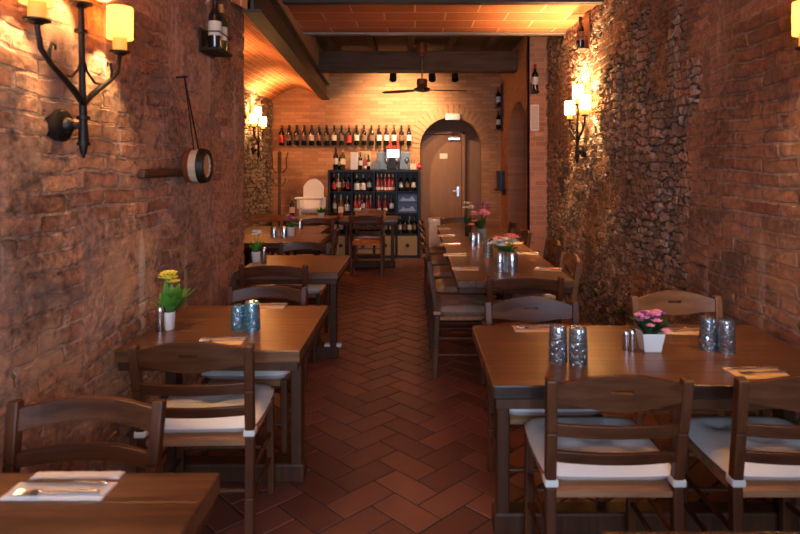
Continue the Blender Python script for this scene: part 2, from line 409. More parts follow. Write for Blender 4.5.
struct((o := bpy.data.objects.new('floor', me)), 'terracotta herringbone tile floor'); COL.objects.link(o)

# back wall with arched opening to the passage, side wall with arched niche, both solid
def arch_wall(name, m, u0, u1, z1, a0, a1, spring, top, to3, label, n=28):
    """wall from u0..u1 with an arched hole a0..a1; to3(u, d, z) maps to the world, d in (0, 1) front to back"""
    bm = nb()
    def prism(pts):
        f = [bm.verts.new(to3(u, 0, z)) for u, z in pts]; k = [bm.verts.new(to3(u, 1, z)) for u, z in pts]
        bm.faces.new(f); bm.faces.new(k[::-1])
        for i in range(len(pts)):
            j = (i+1) % len(pts); bm.faces.new((f[i], k[i], k[j], f[j]))
    prism([(u0, -.02), (a0, -.02), (a0, z1), (u0, z1)]); prism([(a1, -.02), (u1, -.02), (u1, z1), (a1, z1)])
    c, r = (a0+a1)/2, (a1-a0)/2
    az = lambda u: spring+(top-spring)*math.sqrt(max(0, 1-((u-c)/r)**2))
    us = [c-r*math.cos(PI*i/n) for i in range(n+1)]
    for p, q in zip(us, us[1:]): prism([(p, az(p)), (q, az(q)), (q, z1), (p, z1)])
    return struct(obj(name, bm, m), label)
arch_wall('wall_back', 'wall_back', XN-.05, XS+.02, 3.32, .085, 1.185, 1.84, 2.375, lambda u, d, z: (u, YB+d*.28, z), 'tan brick back wall with an arched doorway')
arch_wall('wall_side', 'brick_side', YP+.02, YB, 3.32, 7.98, 9.55, 1.95, 2.47, lambda u, d, z: (XS+d*.24, u, z), 'brick side wall with a tall arched niche')
bm = nb(); boxmm(bm, (XS-.0, YP-.02, -.02), (XR+.1, YP+.16, 3.3)); struct(obj('wall_pillar', bm, 'pillar'), 'red brick pillar at the end of the rubble wall')
bm = nb(); boxmm(bm, (2.35, 7.8, -.02), (2.45, 9.8, 3.0)); boxmm(bm, (1.73, 9.56, -.02), (2.4, 9.66, 3.0)); boxmm(bm, (1.73, 7.86, -.02), (2.4, 7.96, 3.0))
boxmm(bm, (1.73, 7.86, 2.75), (2.4, 9.66, 2.85))
struct(obj('wall_niche', bm, 'brick_side'), 'brick walls inside the arched niche')
bm = nb(); boxmm(bm, (-.25, 10.98, -.02), (1.6, 11.05, 2.9)); boxmm(bm, (-.3, 10.73, -.02), (-.2, 11.0, 2.9)); boxmm(bm, (1.5, 10.73, -.02), (1.6, 11.0, 2.9)); boxmm(bm, (-.3, 10.73, 2.75), (1.6, 11.0, 2.9))
struct(obj('wall_passage', bm, 'darkroom'), 'dark brown wall of the passage behind the archway')
# brick voussoirs around the arch
bm = nb(); c, sp, rx, rz_ = .635, 1.84, .55, .535
for i in range(23):
    a = PI*(i+.5)/23; ca, sa = math.cos(a), math.sin(a)
    box(bm, (c-ca*(rx+.115), YB-.004, sp+sa*(rz_+.115)), (.068, .02, .225), Matrix.Rotation(a-PI/2, 3, 'Y'))
struct(obj('trim_1', bm, 'arch', bev=.004), 'ring of bricks around the arched doorway')

# door in the passage
dr = root('door_1', (.50, 10.9, 0)); struct(dr, 'flush wooden door inside the arched doorway')
bm = nb(); boxmm(bm, (-.39, 0, .01), (.34, .045, 2.10)); obj('door_leaf', bm, 'door', dr, bev=.003)
bm = nb(); boxmm(bm, (-.46, -.03, 0), (-.395, .06, 2.17)); boxmm(bm, (.345, -.03, 0), (.41, .06, 2.17)); boxmm(bm, (-.46, -.03, 2.105), (.41, .06, 2.17))
obj('door_frame', bm, 'door_frame', dr, bev=.004)
bm = nb(); boxmm(bm, (-.05, -.012, 1.66), (.09, 0, 1.76)); obj('door_sign', bm, 'offwhite', dr, bev=.002)
bm = nb(); boxmm(bm, (.10, -.05, 2.0), (.32, 0, 2.05)); beam(bm, (.14, -.05, 2.05), (.3, -.04, 2.09), .02, .012); obj('door_closer', bm, 'steel', dr, bev=.004)
bm = nb(); boxmm(bm, (.26, -.012, .98), (.30, 0, 1.16)); tube(bm, [(.28, -.01, 1.08), (.28, -.05, 1.08), (.18, -.05, 1.08)], .009); obj('door_handle', bm, 'steel', dr)

# ceilings
bm = nb(); boxmm(bm, (XL-.05, YF-.1, 3.06), (XR+.05, 5.45, 3.14)); boxmm(bm, (-1.28, 5.45, 3.06), (XR+.05, 6.85, 3.14))
struct(obj('ceiling', bm, 'ceil_brick'), 'terracotta tile ceiling between steel joists')
bm = nb(); boxmm(bm, (-1.65, 6.85, 3.30), (XR+.05, YB+.1, 3.36)); struct(obj('ceiling_far', bm, 'joist_wood'), 'dark plank ceiling over the far end')
def ibeam(bm, y, x0, x1, z0, h, w):
    boxmm(bm, (x0, y-w/2, z0), (x1, y+w/2, z0+.012)); boxmm(bm, (x0, y-w/2, z0+h-.012), (x1, y+w/2, z0+h)); boxmm(bm, (x0, y-.006, z0), (x1, y+.006, z0+h))
bm = nb(); ibeam(bm, 5.47, -1.2, XR+.03, 3.022, .12, .10); struct(obj('trim_2', bm, 'beam_steel'), 'steel joist across the ceiling in front of the orange tiles')
bm = nb(); boxmm(bm, (-1.3, 6.80, 3.035), (XR+.03, 6.90, 3.055)); boxmm(bm, (-1.3, 6.87, 3.035), (XR+.03, 6.89, 3.30)); struct(obj('trim_3', bm, 'lip'), 'pale steel flange at the edge of the orange ceiling tiles')
for k, y in enumerate((1.3, 3.4)):
    bm = nb(); ibeam(bm, y, XL-.03, XR+.03, 3.0, .12, .10); struct(obj('trim_%d' % (4+k), bm, 'beam_steel'), 'steel joist across the near ceiling')
bm = nb(); boxmm(bm, (-1.60, 8.72, 2.92), (XS+.15, 8.98, 3.21)); struct(obj('trim_6', bm, 'beam_wood', bev=.012), 'thick dark timber beam across the far end')
bm = nb(); boxmm(bm, (-1.6, 7.65, 3.205), (XR, 7.74, 3.29))
struct(obj('trim_7', bm, 'beam_wood'), 'thin dark cross batten under the plank ceiling')
for k, x in enumerate((-1.15, -.60, -.05, .50, 1.05)):
    bm = nb(); boxmm(bm, (x-.05, 6.90, 3.21), (x+.05, YB, 3.295)); struct(obj('trim_%d' % (8+k), bm, 'joist_wood', bev=.006), 'dark wooden joist on the timber beam')
# steel beam that carries the vault, running away from the viewer
bm = nb(); A, B = Vector((-1.20, 4.42, 0)), Vector((-1.555, 10.42, 0))
dv = (B-A).normalized(); nv = Vector((dv.y, -dv.x, 0))
def along(bm, w, z0, z1, off=0.0):
    vs = []
    for p in (A, B):
        for s in (-1, 1):
            for z in (z0, z1): vs.append(bm.verts.new(p+nv*(off+s*w/2)+Vector((0, 0, z))))
    for f in ((0, 1, 3, 2), (4, 6, 7, 5), (0, 4, 5, 1), (2, 3, 7, 6), (0, 2, 6, 4), (1, 5, 7, 3)): bm.faces.new([vs[i] for i in f])
along(bm, .14, 2.68, 2.70); along(bm, .025, 2.69, 2.95); along(bm, .14, 2.93, 2.955)
struct(obj('trim_13', bm, 'beam_steel'), 'dark steel beam running along the left side of the ceiling')
bm = nb(); along(bm, .12, 2.955, 3.32); struct(obj('wall_upper', bm, 'plaster'), 'plastered wall above the steel beam')
# brick vault over the recess
bm = nb(); prev = None
for i in range(17):
    u = i/16; ring = []
    for y in (YE-.35, YB+.1):
        xr = A.x+(B.x-A.x)*(y-A.y)/(B.y-A.y)-.03; x = XN-.05+(xr-XN+.05)*u
        zc = 2.62+.07*u+.24*math.sin(PI*u)
        ring += [bm.verts.new((x, y, zc)), bm.verts.new((x, y, zc+.1))]
    if prev:
        bm.faces.new((prev[0], prev[2], ring[2], ring[0])); bm.faces.new((prev[1], ring[1], ring[3], prev[3]))
        bm.faces.new((prev[0], ring[0], ring[1], prev[1])); bm.faces.new((prev[2], prev[3], ring[3], ring[2]))
    prev = ring
struct(obj('ceiling_vault', bm, 'vault', smooth=True), 'shallow orange brick vault over the recess')

bm = nb(); boxmm(bm, (-2.9, YF-.3, 3.36), (2.6, 11.2, 3.46)); struct(obj('ceiling_slab', bm, 'plaster'), 'unseen slab added over the whole room')  # unseen slab added above the ceilings to keep sky light out
# shop front behind the camera with a big window
bm = nb(); y0, y1 = YF-.2, YF
boxmm(bm, (XL-.3, y0, -.02), (-1.15, y1, 3.3)); boxmm(bm, (1.5, y0, -.02), (XR+.3, y1, 3.3)); boxmm(bm, (-1.15, y0, 2.55), (1.5, y1, 3.3)); boxmm(bm, (-1.15, y0, -.02), (1.5, y1, .45))
struct(obj('wall_front', bm, 'pillar'), 'street wall behind the viewer')
wn = root('window_1', (.175, YF-.1, 1.5)); struct(wn, 'shop window behind the viewer')
bm = nb()
for x in (-1.295, -.44, .44, 1.295): boxmm(bm, (x-.03, -.04, -1.05), (x+.03, .04, 1.05))
for z in (-1.02, 1.02): boxmm(bm, (-1.32, -.04, z-.03), (1.32, .04, z+.03))
obj('window_frame', bm, 'beam_wood', wn, bev=.004)
bm = nb(); boxmm(bm, (-1.29, -.004, -1.02), (1.29, .004, 1.02)); obj('window_pane', bm, 'pane', wn)

# ------------------------------------------------------------------ chairs
def make_chair(kind, wm, xm, cushion):
    t = root('dining_chair')
    hw = .215
    yb = lambda z: -.205-max(0, z-.44)*.155 - max(0, .44-z)*.05
    for s in (-1, 1):
        bm = nb()
        pts = [(s*hw, yb(0), 0.0), (s*hw, yb(.22), .22), (s*hw, yb(.46), .46), (s*(hw+.004), yb(.66), .66), (s*(hw+.010), yb(.845), .845)]
        for p, q in zip(pts, pts[1:]): beam(bm, p, q, .036, .040)
        obj('leg', bm, wm, t, bev=.006)
        bm = nb(); beam(bm, (s*.205, .205, .455), (s*.212, .21, 0), .038, .038, .8); obj('leg', bm, wm, t, bev=.006)
    cv = lambda x: -.028*(1-(x/hw)**2)
    yf = lambda x, z: yb(z)+cv(x)
    w = hw-.008
    bm = nb()
    if kind == 'wide':
        zt = lambda x: .825+.042*math.cos(x/hw*PI/2); zb = lambda x: .752-.012*math.cos(x/hw*PI)
        a, b_ = .803, .816
        if True:
            rail(bm, -w, -.036, zb, zt, .022, yf, 8); rail(bm, .036, w, zb, zt, .022, yf, 8)
            rail(bm, -.036, .036, zb, lambda x: a, .022, yf, 6); rail(bm, -.036, .036, lambda x: b_, zt, .022, yf, 6)
        bmesh.ops.remove_doubles(bm, verts=bm.verts, dist=.0004)
        obj('crest_rail', bm, xm, t)
        for z0, hh in ((.648, .040), (.555, .036)):
            bm = nb(); rail(bm, -w, w, lambda x: z0-.004, lambda x: z0+hh, .018, yf, 8); obj('slat', bm, xm, t, bev=.003)
    else:
        zt = lambda x: .822+.026*math.cos(x/hw*PI/2); zb = lambda x: .752+.026*math.cos(x/hw*PI/2)
        rail(bm, -w, w, zb, zt, .024, yf, 14); obj('crest_rail', bm, xm, t, bev=.003)
        for z0 in (.645, .545):
            bm = nb(); rail(bm, -w, w, lambda x: z0+.016*math.cos(x/hw*PI/2), lambda x: z0+.046+.018*math.cos(x/hw*PI/2), .02, yf, 12)
            obj('slat', bm, xm, t, bev=.003)
    # woven seat: four bulging wedges wrapped over the rails
    bm = nb(); n = 12
    V = [[None]*(n+1) for _ in range(n+1)]
    for i in range(n+1):
        for j in range(n+1):
            u, v = i/n*2-1, j/n*2-1
            e = max(abs(u), abs(v)); dgn = abs(abs(u)-abs(v))
            z = .462-.020*(1-e)+.006*min(1, dgn*2) - (.018 if e > .99 else 0)
            V[i][j] = bm.verts.new((u*(.222), v*.222, z))
    for i in range(n):
        for j in range(n): bm.faces.new((V[i][j], V[i+1][j], V[i+1][j+1], V[i][j+1]))
    bd = [V[i][0] for i in range(n)]+[V[n][j] for j in range(n)]+[V[i][n] for i in range(n, 0, -1)]+[V[0][j] for j in range(n, 0, -1)]
    lo = [bm.verts.new((v.co.x*.98, v.co.y*.98, .424)) for v in bd]
    for i in range(len(bd)):
        j = (i+1) % len(bd); bm.faces.new((bd[i], lo[i], lo[j], bd[j]))
    bm.faces.new(lo)
    obj('seat', bm, 'rush', t, smooth=True)
    for s in (-1, 1):
        for z in (.17, .29):
            bm = nb(); tube(bm, [(s*.21, -.205, z), (s*.21, .2, z)], .010, 8); obj('stretcher', bm, wm, t, smooth=True)
    for y, z in ((.207, .22), (-.21, .24)):
        bm = nb(); tube(bm, [(-.2, y, z), (.2, y, z)], .010, 8); obj('stretcher', bm, wm, t, smooth=True)
    if cushion:
        bm = nb(); n = 16; top, bot = {}, {}
        for i in range(n+1):
            for j in range(n+1):
                u, v = i/n*2-1, j/n*2-1
                su = math.copysign(abs(u)**.9, u); sv = math.copysign(abs(v)**.9, v)
                x, y = su*.236*(1-.05*v*v*abs(u)), .018+sv*.222*(1-.05*u*u*abs(v))
                e = (max(0, 1-abs(u)**6)*max(0, 1-abs(v)**6))**.5
                tuft = sum(math.exp(-((u-a)**2+(v-b)**2)/.022) for a, b in ((-.42, -.42), (.42, -.42), (-.42, .42), (.42, .42), (0, 0)))
                top[i, j] = bm.verts.new((x, y, .486+.042*e-.026*tuft*e)); 
                bot[i, j] = top[i, j] if (i in (0, n) or j in (0, n)) else bm.verts.new((x, y, .486-.036*e))
        for i in range(n):
            for j in range(n):
                bm.faces.new((top[i, j], top[i+1, j], top[i+1, j+1], top[i, j+1]))
                bm.faces.new((bot[i, j], bot[i, j+1], bot[i+1, j+1], bot[i+1, j]))
        cu = obj('cushion', bm, cushion, t, smooth=True)
        for s in (-1, 1):
            bm = nb(); box(bm, (s*hw, yb(.475), .478), (.047, .052, .026)); obj('tie', bm, cushion, cu, bev=.006)
    return t
CH = make_chair('wide', 'chair', 'chair_x', 'cushion')
CL = make_chair('ladder', 'chair', 'chair_x', 'cushion')
CT = make_chair('wide', 'chair', 'chair_x', 'cushion_tan')
CN = make_chair('ladder', 'chair', 'chair_x', None)
CY = make_chair('wide', 'chair_light', 'chair_light_x', 'cushion')
def chair(p, x, y, facing, label, group=None, jig=0.0):
    rz = {'+y': 0, '-y': PI, '+x': -PI/2, '-x': PI/2}[facing]+jig
    return place(p, (x, y, 0), rz, label, 'chair', group)
GC = 'wooden dining chairs'
chair(CL, -1.005, 1.58, '-y', 'dark curved-rail chair behind the napkin on the nearest left table', GC).scale = (.98, .98, .98)
chair(CH, -.885, 2.62, '+y', 'dark chair with slotted top rail in front of the table with teal glasses', GC, .03)
chair(CL, -.875, 3.29, '-y', 'dark chair behind the teal glasses, tucked into the far side of their table', GC)
chair(CN, -1.00, 4.50, '+y', 'dark cushionless chair at the near side of the table with the white flower', GC)
chair(CL, -1.03, 5.34, '-y', 'dark chair on the far side of the table with the white flower', GC)
chair(CL, -1.15, 6.80, '-x', 'dark chair with its back to the aisle beside the purple-flower table', GC, .05)
chair(CL, -1.33, 7.86, '-y', 'dark chair behind the tables in the recess, in front of the white high chair', GC)
chair(CY, -2.10, 8.20, '-y', 'honey-coloured chair in the far left corner of the recess by the stone wall', GC)
chair(CN, -.68, 8.60, '+y', 'dark chair standing alone in the aisle before the bottle shelf, back to the viewer', GC)
chair(CY, -.70, 9.70-.55, '-y', 'honey-coloured chair tight against the bottle shelf, facing the viewer', GC)
chair(CH, .675, 2.25, '+y', 'dark slotted chair with white cushion at front right, left of the two near ones', GC)
chair(CH, 1.305, 2.25, '+y', 'dark chair with white cushion at the right edge, back to the viewer', GC)
chair(CY, 1.405, 2.97, '-y', 'honey-coloured chair with carved top rail by the right wall behind the pink flowers', GC)
chair(CH, .60, 2.825, '-y', 'dark round-topped chair on the far side of the front right table, near the aisle', GC)
chair(CN, .695, 4.045, '+y', 'dark chair at the near end of the long table, back to the viewer', GC)
ords = ['first', 'second', 'third', 'fourth', 'fifth']
for i, y in enumerate((4.57, 5.27, 5.96, 6.67, 7.38)):
    chair(CT, .370-.004*i, y, '+x', 'tan-cushioned chair on the long table\'s aisle side, %s from near end' % ords[i], GC, random.uniform(-.02, .02))
chair(CY, .93, 4.60, '-x', 'honey-coloured chair on the wall side of the long table, seen from the side', GC)
for i, (x, y) in enumerate(((1.00, 5.50), (.96, 6.62), (.96, 7.42))):
    chair(CH if i == 0 else CL, x, y, '-x', 'dark chair on the long table\'s wall side, %s from near end' % ords[i+1], GC, random.uniform(-.03, .03))
chair(CL, .58, 7.93, '-y', 'dark chair at the far end of the long table facing the viewer', GC)

# ------------------------------------------------------------------ tables
TH = .76
def table(x0, x1, y0, y1, label, spine='x', mt='table', group='thick wooden dining tables'):
    cx, cy = (x0+x1)/2, (y0+y1)/2; w, d = x1-x0, y1-y0
    t = root('dining_table', (cx, cy, 0)); tag(t, label, 'table', group)
    bm = nb(); boxmm(bm, (-w/2, -d/2, TH-.052), (w/2, d/2, TH)); obj('tabletop', bm, mt, t, bev=.006)
    bm = nb(); i = .012
    boxmm(bm, (-w/2+i, -d/2+i, TH-.09), (w/2-i, -d/2+i+.03, TH-.05)); boxmm(bm, (-w/2+i, d/2-i-.03, TH-.09), (w/2-i, d/2-i, TH-.05))
    boxmm(bm, (-w/2+i, -d/2+i+.03, TH-.09), (-w/2+i+.03, d/2-i-.03, TH-.05)); boxmm(bm, (w/2-i-.03, -d/2+i+.03, TH-.09), (w/2-i, d/2-i-.03, TH-.05))
    obj('apron', bm, 'table_leg', t, bev=.003)
    if spine == 'x':
        for s in (-1, 1):
            bm = nb(); boxmm(bm, (s*(w/2-.09)-.026, -.043, .06), (s*(w/2-.09)+.026, .043, TH-.052)); obj('leg', bm, 'table_leg', t, bev=.006)
        bm = nb(); boxmm(bm, (-w/2+.05, -.048, 0), (w/2-.05, .048, .095)); obj('foot', bm, 'table_leg', t, bev=.012)
        bm = nb(); boxmm(bm, (-w/2+.12, -.03, TH-.12), (w/2-.12, .03, TH-.05)); obj('cross_bar', bm, 'table_leg', t)
    else:
        for y in (-d/2+.4, -.05, d/2-.4):
            bm = nb(); boxmm(bm, (-.035, y-.04, .06), (.035, y+.04, TH-.052)); obj('leg', bm, 'table_leg', t, bev=.006)
        bm = nb(); boxmm(bm, (-.042, -d/2+.3, 0), (.042, d/2-.3, .085)); obj('foot', bm, 'table_leg', t, bev=.012)
    return t
table(-1.32, -.50, .72, 1.545, 'wooden table at bottom left with a white napkin and cutlery')
table(-1.28, -.49, 2.55, 3.38, 'wooden table on the left holding teal glasses and the yellow flower')
table(-1.33, -.565, 4.41, 5.26, 'wooden table at the end of the left wall with white flower')
table(-2.10, -.975, 6.08, 6.92, 'wooden table in the recess, nearer of the two pushed together')
table(-2.15, -1.10, 6.93, 7.76, 'wooden table in the recess, farther of the two pushed together')
table(-2.02, -1.20, 8.80, 9.42, 'small wooden table before the white high chair with green bottle and herb pot')
table(-1.12, -.25, 8.80, 9.38, 'small wooden table directly in front of the bottle shelf with amber bottle')
table(.28, 1.66, 2.148, 2.96, 'wide wooden table at front right with pink flowers in white pot')
table(.287, 1.09, 4.10, 7.90, 'long wooden table down the right side set with straw napkins', 'y', 'table_long')
table(.40, 1.66, .47, 1.297, 'wooden table at the very bottom right, only its far edge showing')

# ------------------------------------------------------------------ table ware
def at(px, py, Z):
    Y = 600*(1.55-Z)/(py-165); return ((px-415)*Y/600, Y)
def make_napkin(m, w, d):
    bm = nb(); n = 8
    for k, (ww, dd, ox_, oz) in enumerate(((w, d, 0, .0), (w*.97, d*.80, .002, .0022))):
        V = [[[bm.verts.new((ox_-ww/2+ww*i/n, -dd/2+dd*j/n, oz+h*.0022+.0006*math.sin(i*2.1+j*1.3+k))) for h in (0, 1)] for j in range(n+1)] for i in range(n+1)]
        for i in range(n):
            for j in range(n):
                for h in (0, 1):
                    q = (V[i][j][h], V[i+1][j][h], V[i+1][j+1][h], V[i][j+1][h]); bm.faces.new(q if h else q[::-1])
        for i in range(n):
            for j in (0, n):
                bm.faces.new((V[i][j][0], V[i+1][j][0], V[i+1][j][1], V[i][j][1])); bm.faces.new((V[j][i][0], V[j][i+1][0], V[j][i+1][1], V[j][i][1]))
    return obj('napkin', bm, m, smooth=True)
def make_fork():
    t = root('fork')
    bm = nb(); tube(bm, [(-.095, 0, .003), (-.05, 0, .004), (.02, 0, .004), (.045, 0, .006)], [.005, .0042, .003, .004], 8)
    obj('handle', bm, 'steel', t, smooth=True)
    bm = nb(); boxmm(bm, (.042, -.011, .004), (.062, .011, .007))
    for k in range(4): tube(bm, [(.06, -.009+.006*k, .0055), (.08, -.009+.006*k, .005), (.098, -.009+.006*k, .008)], .0016, 6)
    obj('tines', bm, 'steel', t); return t
def make_knife():
    t = root('table_knife')
    bm = nb(); box(bm, (-.06, 0, .004), (.09, .013, .007)); obj('handle', bm, 'steel', t, bev=.003)
    bm = nb(); vs = [bm.verts.new((x, y, z)) for x, y in ((-.015, -.008), (.07, -.010), (.105, .004), (.09, .008), (-.015, .008)) for z in (.002, .0042)]
    bm.faces.new(vs[0::2][::-1]); bm.faces.new(vs[1::2])
    for i in range(5):
        j = (i+1) % 5; bm.faces.new((vs[2*i], vs[2*j], vs[2*j+1], vs[2*i+1]))
    obj('blade', bm, 'steel', t); return t
NW, NS = make_napkin('napkin', .235, .110), make_napkin('straw', .20, .125)
FK, KN = make_fork(), make_knife()
def setting(p, x, y, rz, where, look):
    place(p, (x, y, TH), rz, '%s paper napkin %s' % (look, where), 'napkin', 'paper napkins')
    c, s = math.cos(rz), math.sin(rz); f = lambda a, b: (x+a*c-b*s, y+a*s+b*c, TH+.0062)
    place(FK, f(.01, -.022), rz+PI+.06, 'steel fork on %s napkin %s' % (look, where), 'fork', 'steel forks')
    place(KN, f(.0, .026), rz+PI-.03, 'steel knife on %s napkin %s' % (look, where), 'knife', 'steel knives')
setting(NW, -.86, 1.452, .0, 'on the nearest left table', 'white')
NW.scale = (1.03, .70, 1)
place(NW, (-.857, 1.525, TH), .01, 'narrow folded white napkin along the far edge of the nearest left table', 'napkin', 'paper napkins').scale = (.95, .30, 1)
for px, py, rz, where in ((222, 341, .05, 'behind the slotted chair on the teal glasses table'), (268, 306, .0, 'at the far edge of the teal glasses table'),
        (534, 328.5, .0, 'at the far left edge of the front right table'), (683, 331, -.1, 'beside the pink flowers on the front right table'), (757, 373, .08, 'at the near right edge of the front right table')):
    x, y = at(px, py, TH); setting(NS, x, y, rz, where, 'straw')
for i, py in enumerate((269, 255, 244.5, 236, 228.8)):
    x, y = at((464, 453.5, 449, 444.5, 441)[i]+1, py, TH); setting(NS, x, y, PI/2*0, 'on the long table\'s aisle side, %s from near end' % ords[i], 'straw')
for i, (px, py) in enumerate(((548, 269.5), (527, 253.5), (513, 243))):
    x, y = at(px, py, TH); setting(NS, x, y, -.3, 'on the long table\'s wall side, %s from near end' % ords[i], 'straw')

def make_tumbler(m, r=.036, h=.125):
    bm = nb(); prof = [(0, .001), (r*.82, .001), (r*.88, .006), (r*.97, h*.5), (r, h), (r-.003, h), (r*.93, h*.5), (r*.82, .012), (0, .010)]
    prof = [(a, h-b) for a, b in prof]
    return obj('drinking_glass', bm_l(bm, prof), m, smooth=True)
def bm_l(bm, prof, n=20): lathe(bm, prof, n); return bm
GT, GS = make_tumbler('tumbler_teal'), make_tumbler('tumbler', .038, .145)
GM = make_tumbler('silver', .036, .115)
def glass(p, px, py, label, z=TH, s=1.0):
    x, y = at(px, py, z); o = place(p, (x, y, z), random.random()*6, label, 'glass', 'patterned glasses'); o.scale = (s, s, s); return o
glass(GT, 238, 329, 'shorter teal patterned glass on the left table, nearer the yellow flower', s=.93)
glass(GT, 252, 330, 'taller teal patterned glass on the left table, nearer the aisle', s=1.1)
glass(GS, 558, 361, 'smoky patterned glass at front right, left of the pair by the aisle')
glass(GS, 578, 363, 'smoky patterned glass at front right, right of the pair by the aisle')
glass(GS, 708, 349, 'smoky blue patterned glass near the right wall, left of its pair', s=.96)
glass(GS, 726, 352, 'smoky blue patterned glass near the right wall, right of its pair', s=.96)
glass(GM, 500, 271.5, 'silvery patterned glass before the cream flowers on the long table, left one', s=1.25)
glass(GM, 512, 272, 'silvery patterned glass before the cream flowers on the long table, right one', s=1.25)
glass(GM, 473, 246, 'silvery patterned glass in the middle of the long table, left of its pair', s=1.15)
glass(GM, 478.5, 246.5, 'silvery patterned glass in the middle of the long table, right of its pair', s=1.15)
glass(GS, 488, 257, 'tall clear patterned glass on the long table, left of the cream flowers', s=1.1)
glass(GM, 274, 238, 'silvery glass on the recess table, left of the purple flowers', s=1.1)
glass(GM, 284, 237.5, 'silvery glass on the recess table, just in front of the purple flowers', s=1.1)
glass(GM, 300, 229, 'silvery glass on the far recess table, right of the purple flowers', s=1.1)

# shakers
def shaker(px, py, label, s=1.0, m='steel'):
    x, y = at(px, py, TH); t = root('shaker', (x, y, TH)); tag(t, label, 'shaker', 'metal shakers')
    bm = nb(); lathe(bm, [(0, 0), (.016*s, 0), (.017*s, .004), (.015*s, .068*s), (0, .068*s)], 16); obj('body', bm, m, t, smooth=True)
    bm = nb(); lathe(bm, [(.0155*s, .068*s), (.016*s, .078*s), (.011*s, .088*s), (0, .089*s)], 16); obj('cap', bm, 'steel', t, smooth=True)
shaker(626, 350, 'steel shaker beside the white square pot, left of the two', .95)
shaker(632, 351, 'steel shaker touching the white square pot, right of the two', 1.05)
shaker(160.5, 331, 'steel shaker beside the yellow flower on the left table', 1.35)
shaker(264, 263.5, 'steel shaker beside the white flower at the end of the left wall', 1.5)

# flowers in pots
def blossom(bm, c, r, n=7, layers=2):
    c = Vector(c)
    for L in range(layers):
        for k in range(n):
            a = 2*PI*k/n+L*.45; tilt = .25+.5*L; rr = r*(1-.3*L)
            d = Vector((math.cos(a)*math.cos(tilt), math.sin(a)*math.cos(tilt), math.sin(tilt))); s = Vector((-math.sin(a), math.cos(a), 0)); u = d.cross(s)
            p = [c, c+d*rr*.55+s*rr*.34, c+d*rr, c+d*rr*.55-s*rr*.34]
            A = [bm.verts.new(v+u*.0015) for v in p]; B = [bm.verts.new(v-u*.0015) for v in p]
            bm.faces.new(A); bm.faces.new(B[::-1])
            for i in range(4): bm.faces.new((A[i], B[i], B[(i+1) % 4], A[(i+1) % 4]))
    bmesh.ops.create_icosphere(bm, subdivisions=1, radius=r*.22, matrix=Matrix.Translation(c+Vector((0, 0, r*.2))))
def leafm(bm, base, d, L, w, bend=.4):
    base, d = Vector(base), Vector(d).normalized(); s = d.cross(Vector((0, 0, 1)))
    s = s.normalized() if s.length > .1 else Vector((1, 0, 0)); prev = None
    for i in range(7):
        t = i/6; p = base+d*L*t+Vector((0, 0, -bend*L*t*t)); ww = w*math.sin(PI*min(.97, .12+.86*t))
        r = [bm.verts.new(p-s*ww/2), bm.verts.new(p+Vector((0, 0, .0012))), bm.verts.new(p+s*ww/2), bm.verts.new(p-Vector((0, 0, .0018)))]
        if prev:
            for k in range(4): bm.faces.new((prev[k], prev[(k+1) % 4], r[(k+1) % 4], r[k]))
        prev = r
def plant(x, y, z, label, pot, potm, leafmat, flowers, leaf_l, leaf_n, upright=.8, lw=.02):
    """flowers: list of (petal material, colour word, count, spread, height, radius)"""
    t = root('potted_flower', (x, y, z)); tag(t, label, 'plant', 'small potted flowers')
    kind, r, h = pot; bm = nb()
    if kind == 'square':
        lo = [bm.verts.new((sx*r*.72, sy*r*.72, 0)) for sx, sy in ((-1, -1), (1, -1), (1, 1), (-1, 1))]; hi = [bm.verts.new((v.co.x/.72, v.co.y/.72, h)) for v in lo]
        inn = [bm.verts.new((v.co.x*.88, v.co.y*.88, h)) for v in hi]; ib = [bm.verts.new((v.co.x*.9, v.co.y*.9, h*.8)) for v in inn]
        bm.faces.new(lo[::-1])
        for A, B in ((lo, hi), (hi, inn), (inn, ib)):
            for i in range(4): bm.faces.new((A[i], A[(i+1) % 4], B[(i+1) % 4], B[i]))
        bm.faces.new(ib); obj('pot', bm, potm, t, bev=.004)
    else:
        lathe(bm, [(0, 0), (r*.8, 0), (r*.86, .004), (r, h), (r*.93, h), (r*.8, h*.85), (0, h*.85)], 18); obj('pot', bm, potm, t, smooth=True)
    bm = nb(); lathe(bm, [(0, h*.83), (r*.68, h*.84), (r*.55, h*.93), (0, h*.95)], 12); obj('soil', bm, 'soil', t)
    bm = nb()
    for k in range(leaf_n):
        a = random.random()*2*PI; e = random.uniform(.5, 1.2)*upright; q = random.random()*r*.5
        leafm(bm, (math.cos(a)*q, math.sin(a)*q, h*.9), (math.cos(a), math.sin(a), e*2), leaf_l*random.uniform(.7, 1.1), lw, random.uniform(.1, .4))
    obj('leaves', bm, leafmat, t)
    for pm, word, n, spread, hh, br in flowers:
        for k in range(n):
            a = random.random()*2*PI; q = spread*math.sqrt(random.random()); cx, cy, cz = math.cos(a)*q, math.sin(a)*q, hh*random.uniform(.86, 1.06)-q*.3
            bm = nb(); blossom(bm, (cx, cy, cz), br)
            f = obj('flower', bm, pm, t); f['label'] = '%s flower' % word
            bm = nb(); tube(bm, [(cx*.2, cy*.2, h*.9), (cx*.6, cy*.6, (h+cz)/2), (cx, cy, cz)], .0018, 5); obj('stem', bm, leafmat, f)
x, y = at(169, 329, TH); plant(x, y, TH, 'yellow flower with tall green leaves in a white pot on the left table', ('round', .030, .085), 'white', 'leaf', [('yellow', 'yellow', 9, .03, .265, .034)], .17, 26, .95, .042)
x, y = at(256, 262, TH); plant(x, y, TH, 'white flower with green leaves in a white pot at the end of the left wall', ('round', .036, .085), 'white', 'leaf', [('whitep', 'white', 6, .03, .24, .032)], .13, 22, 1.3, .025)
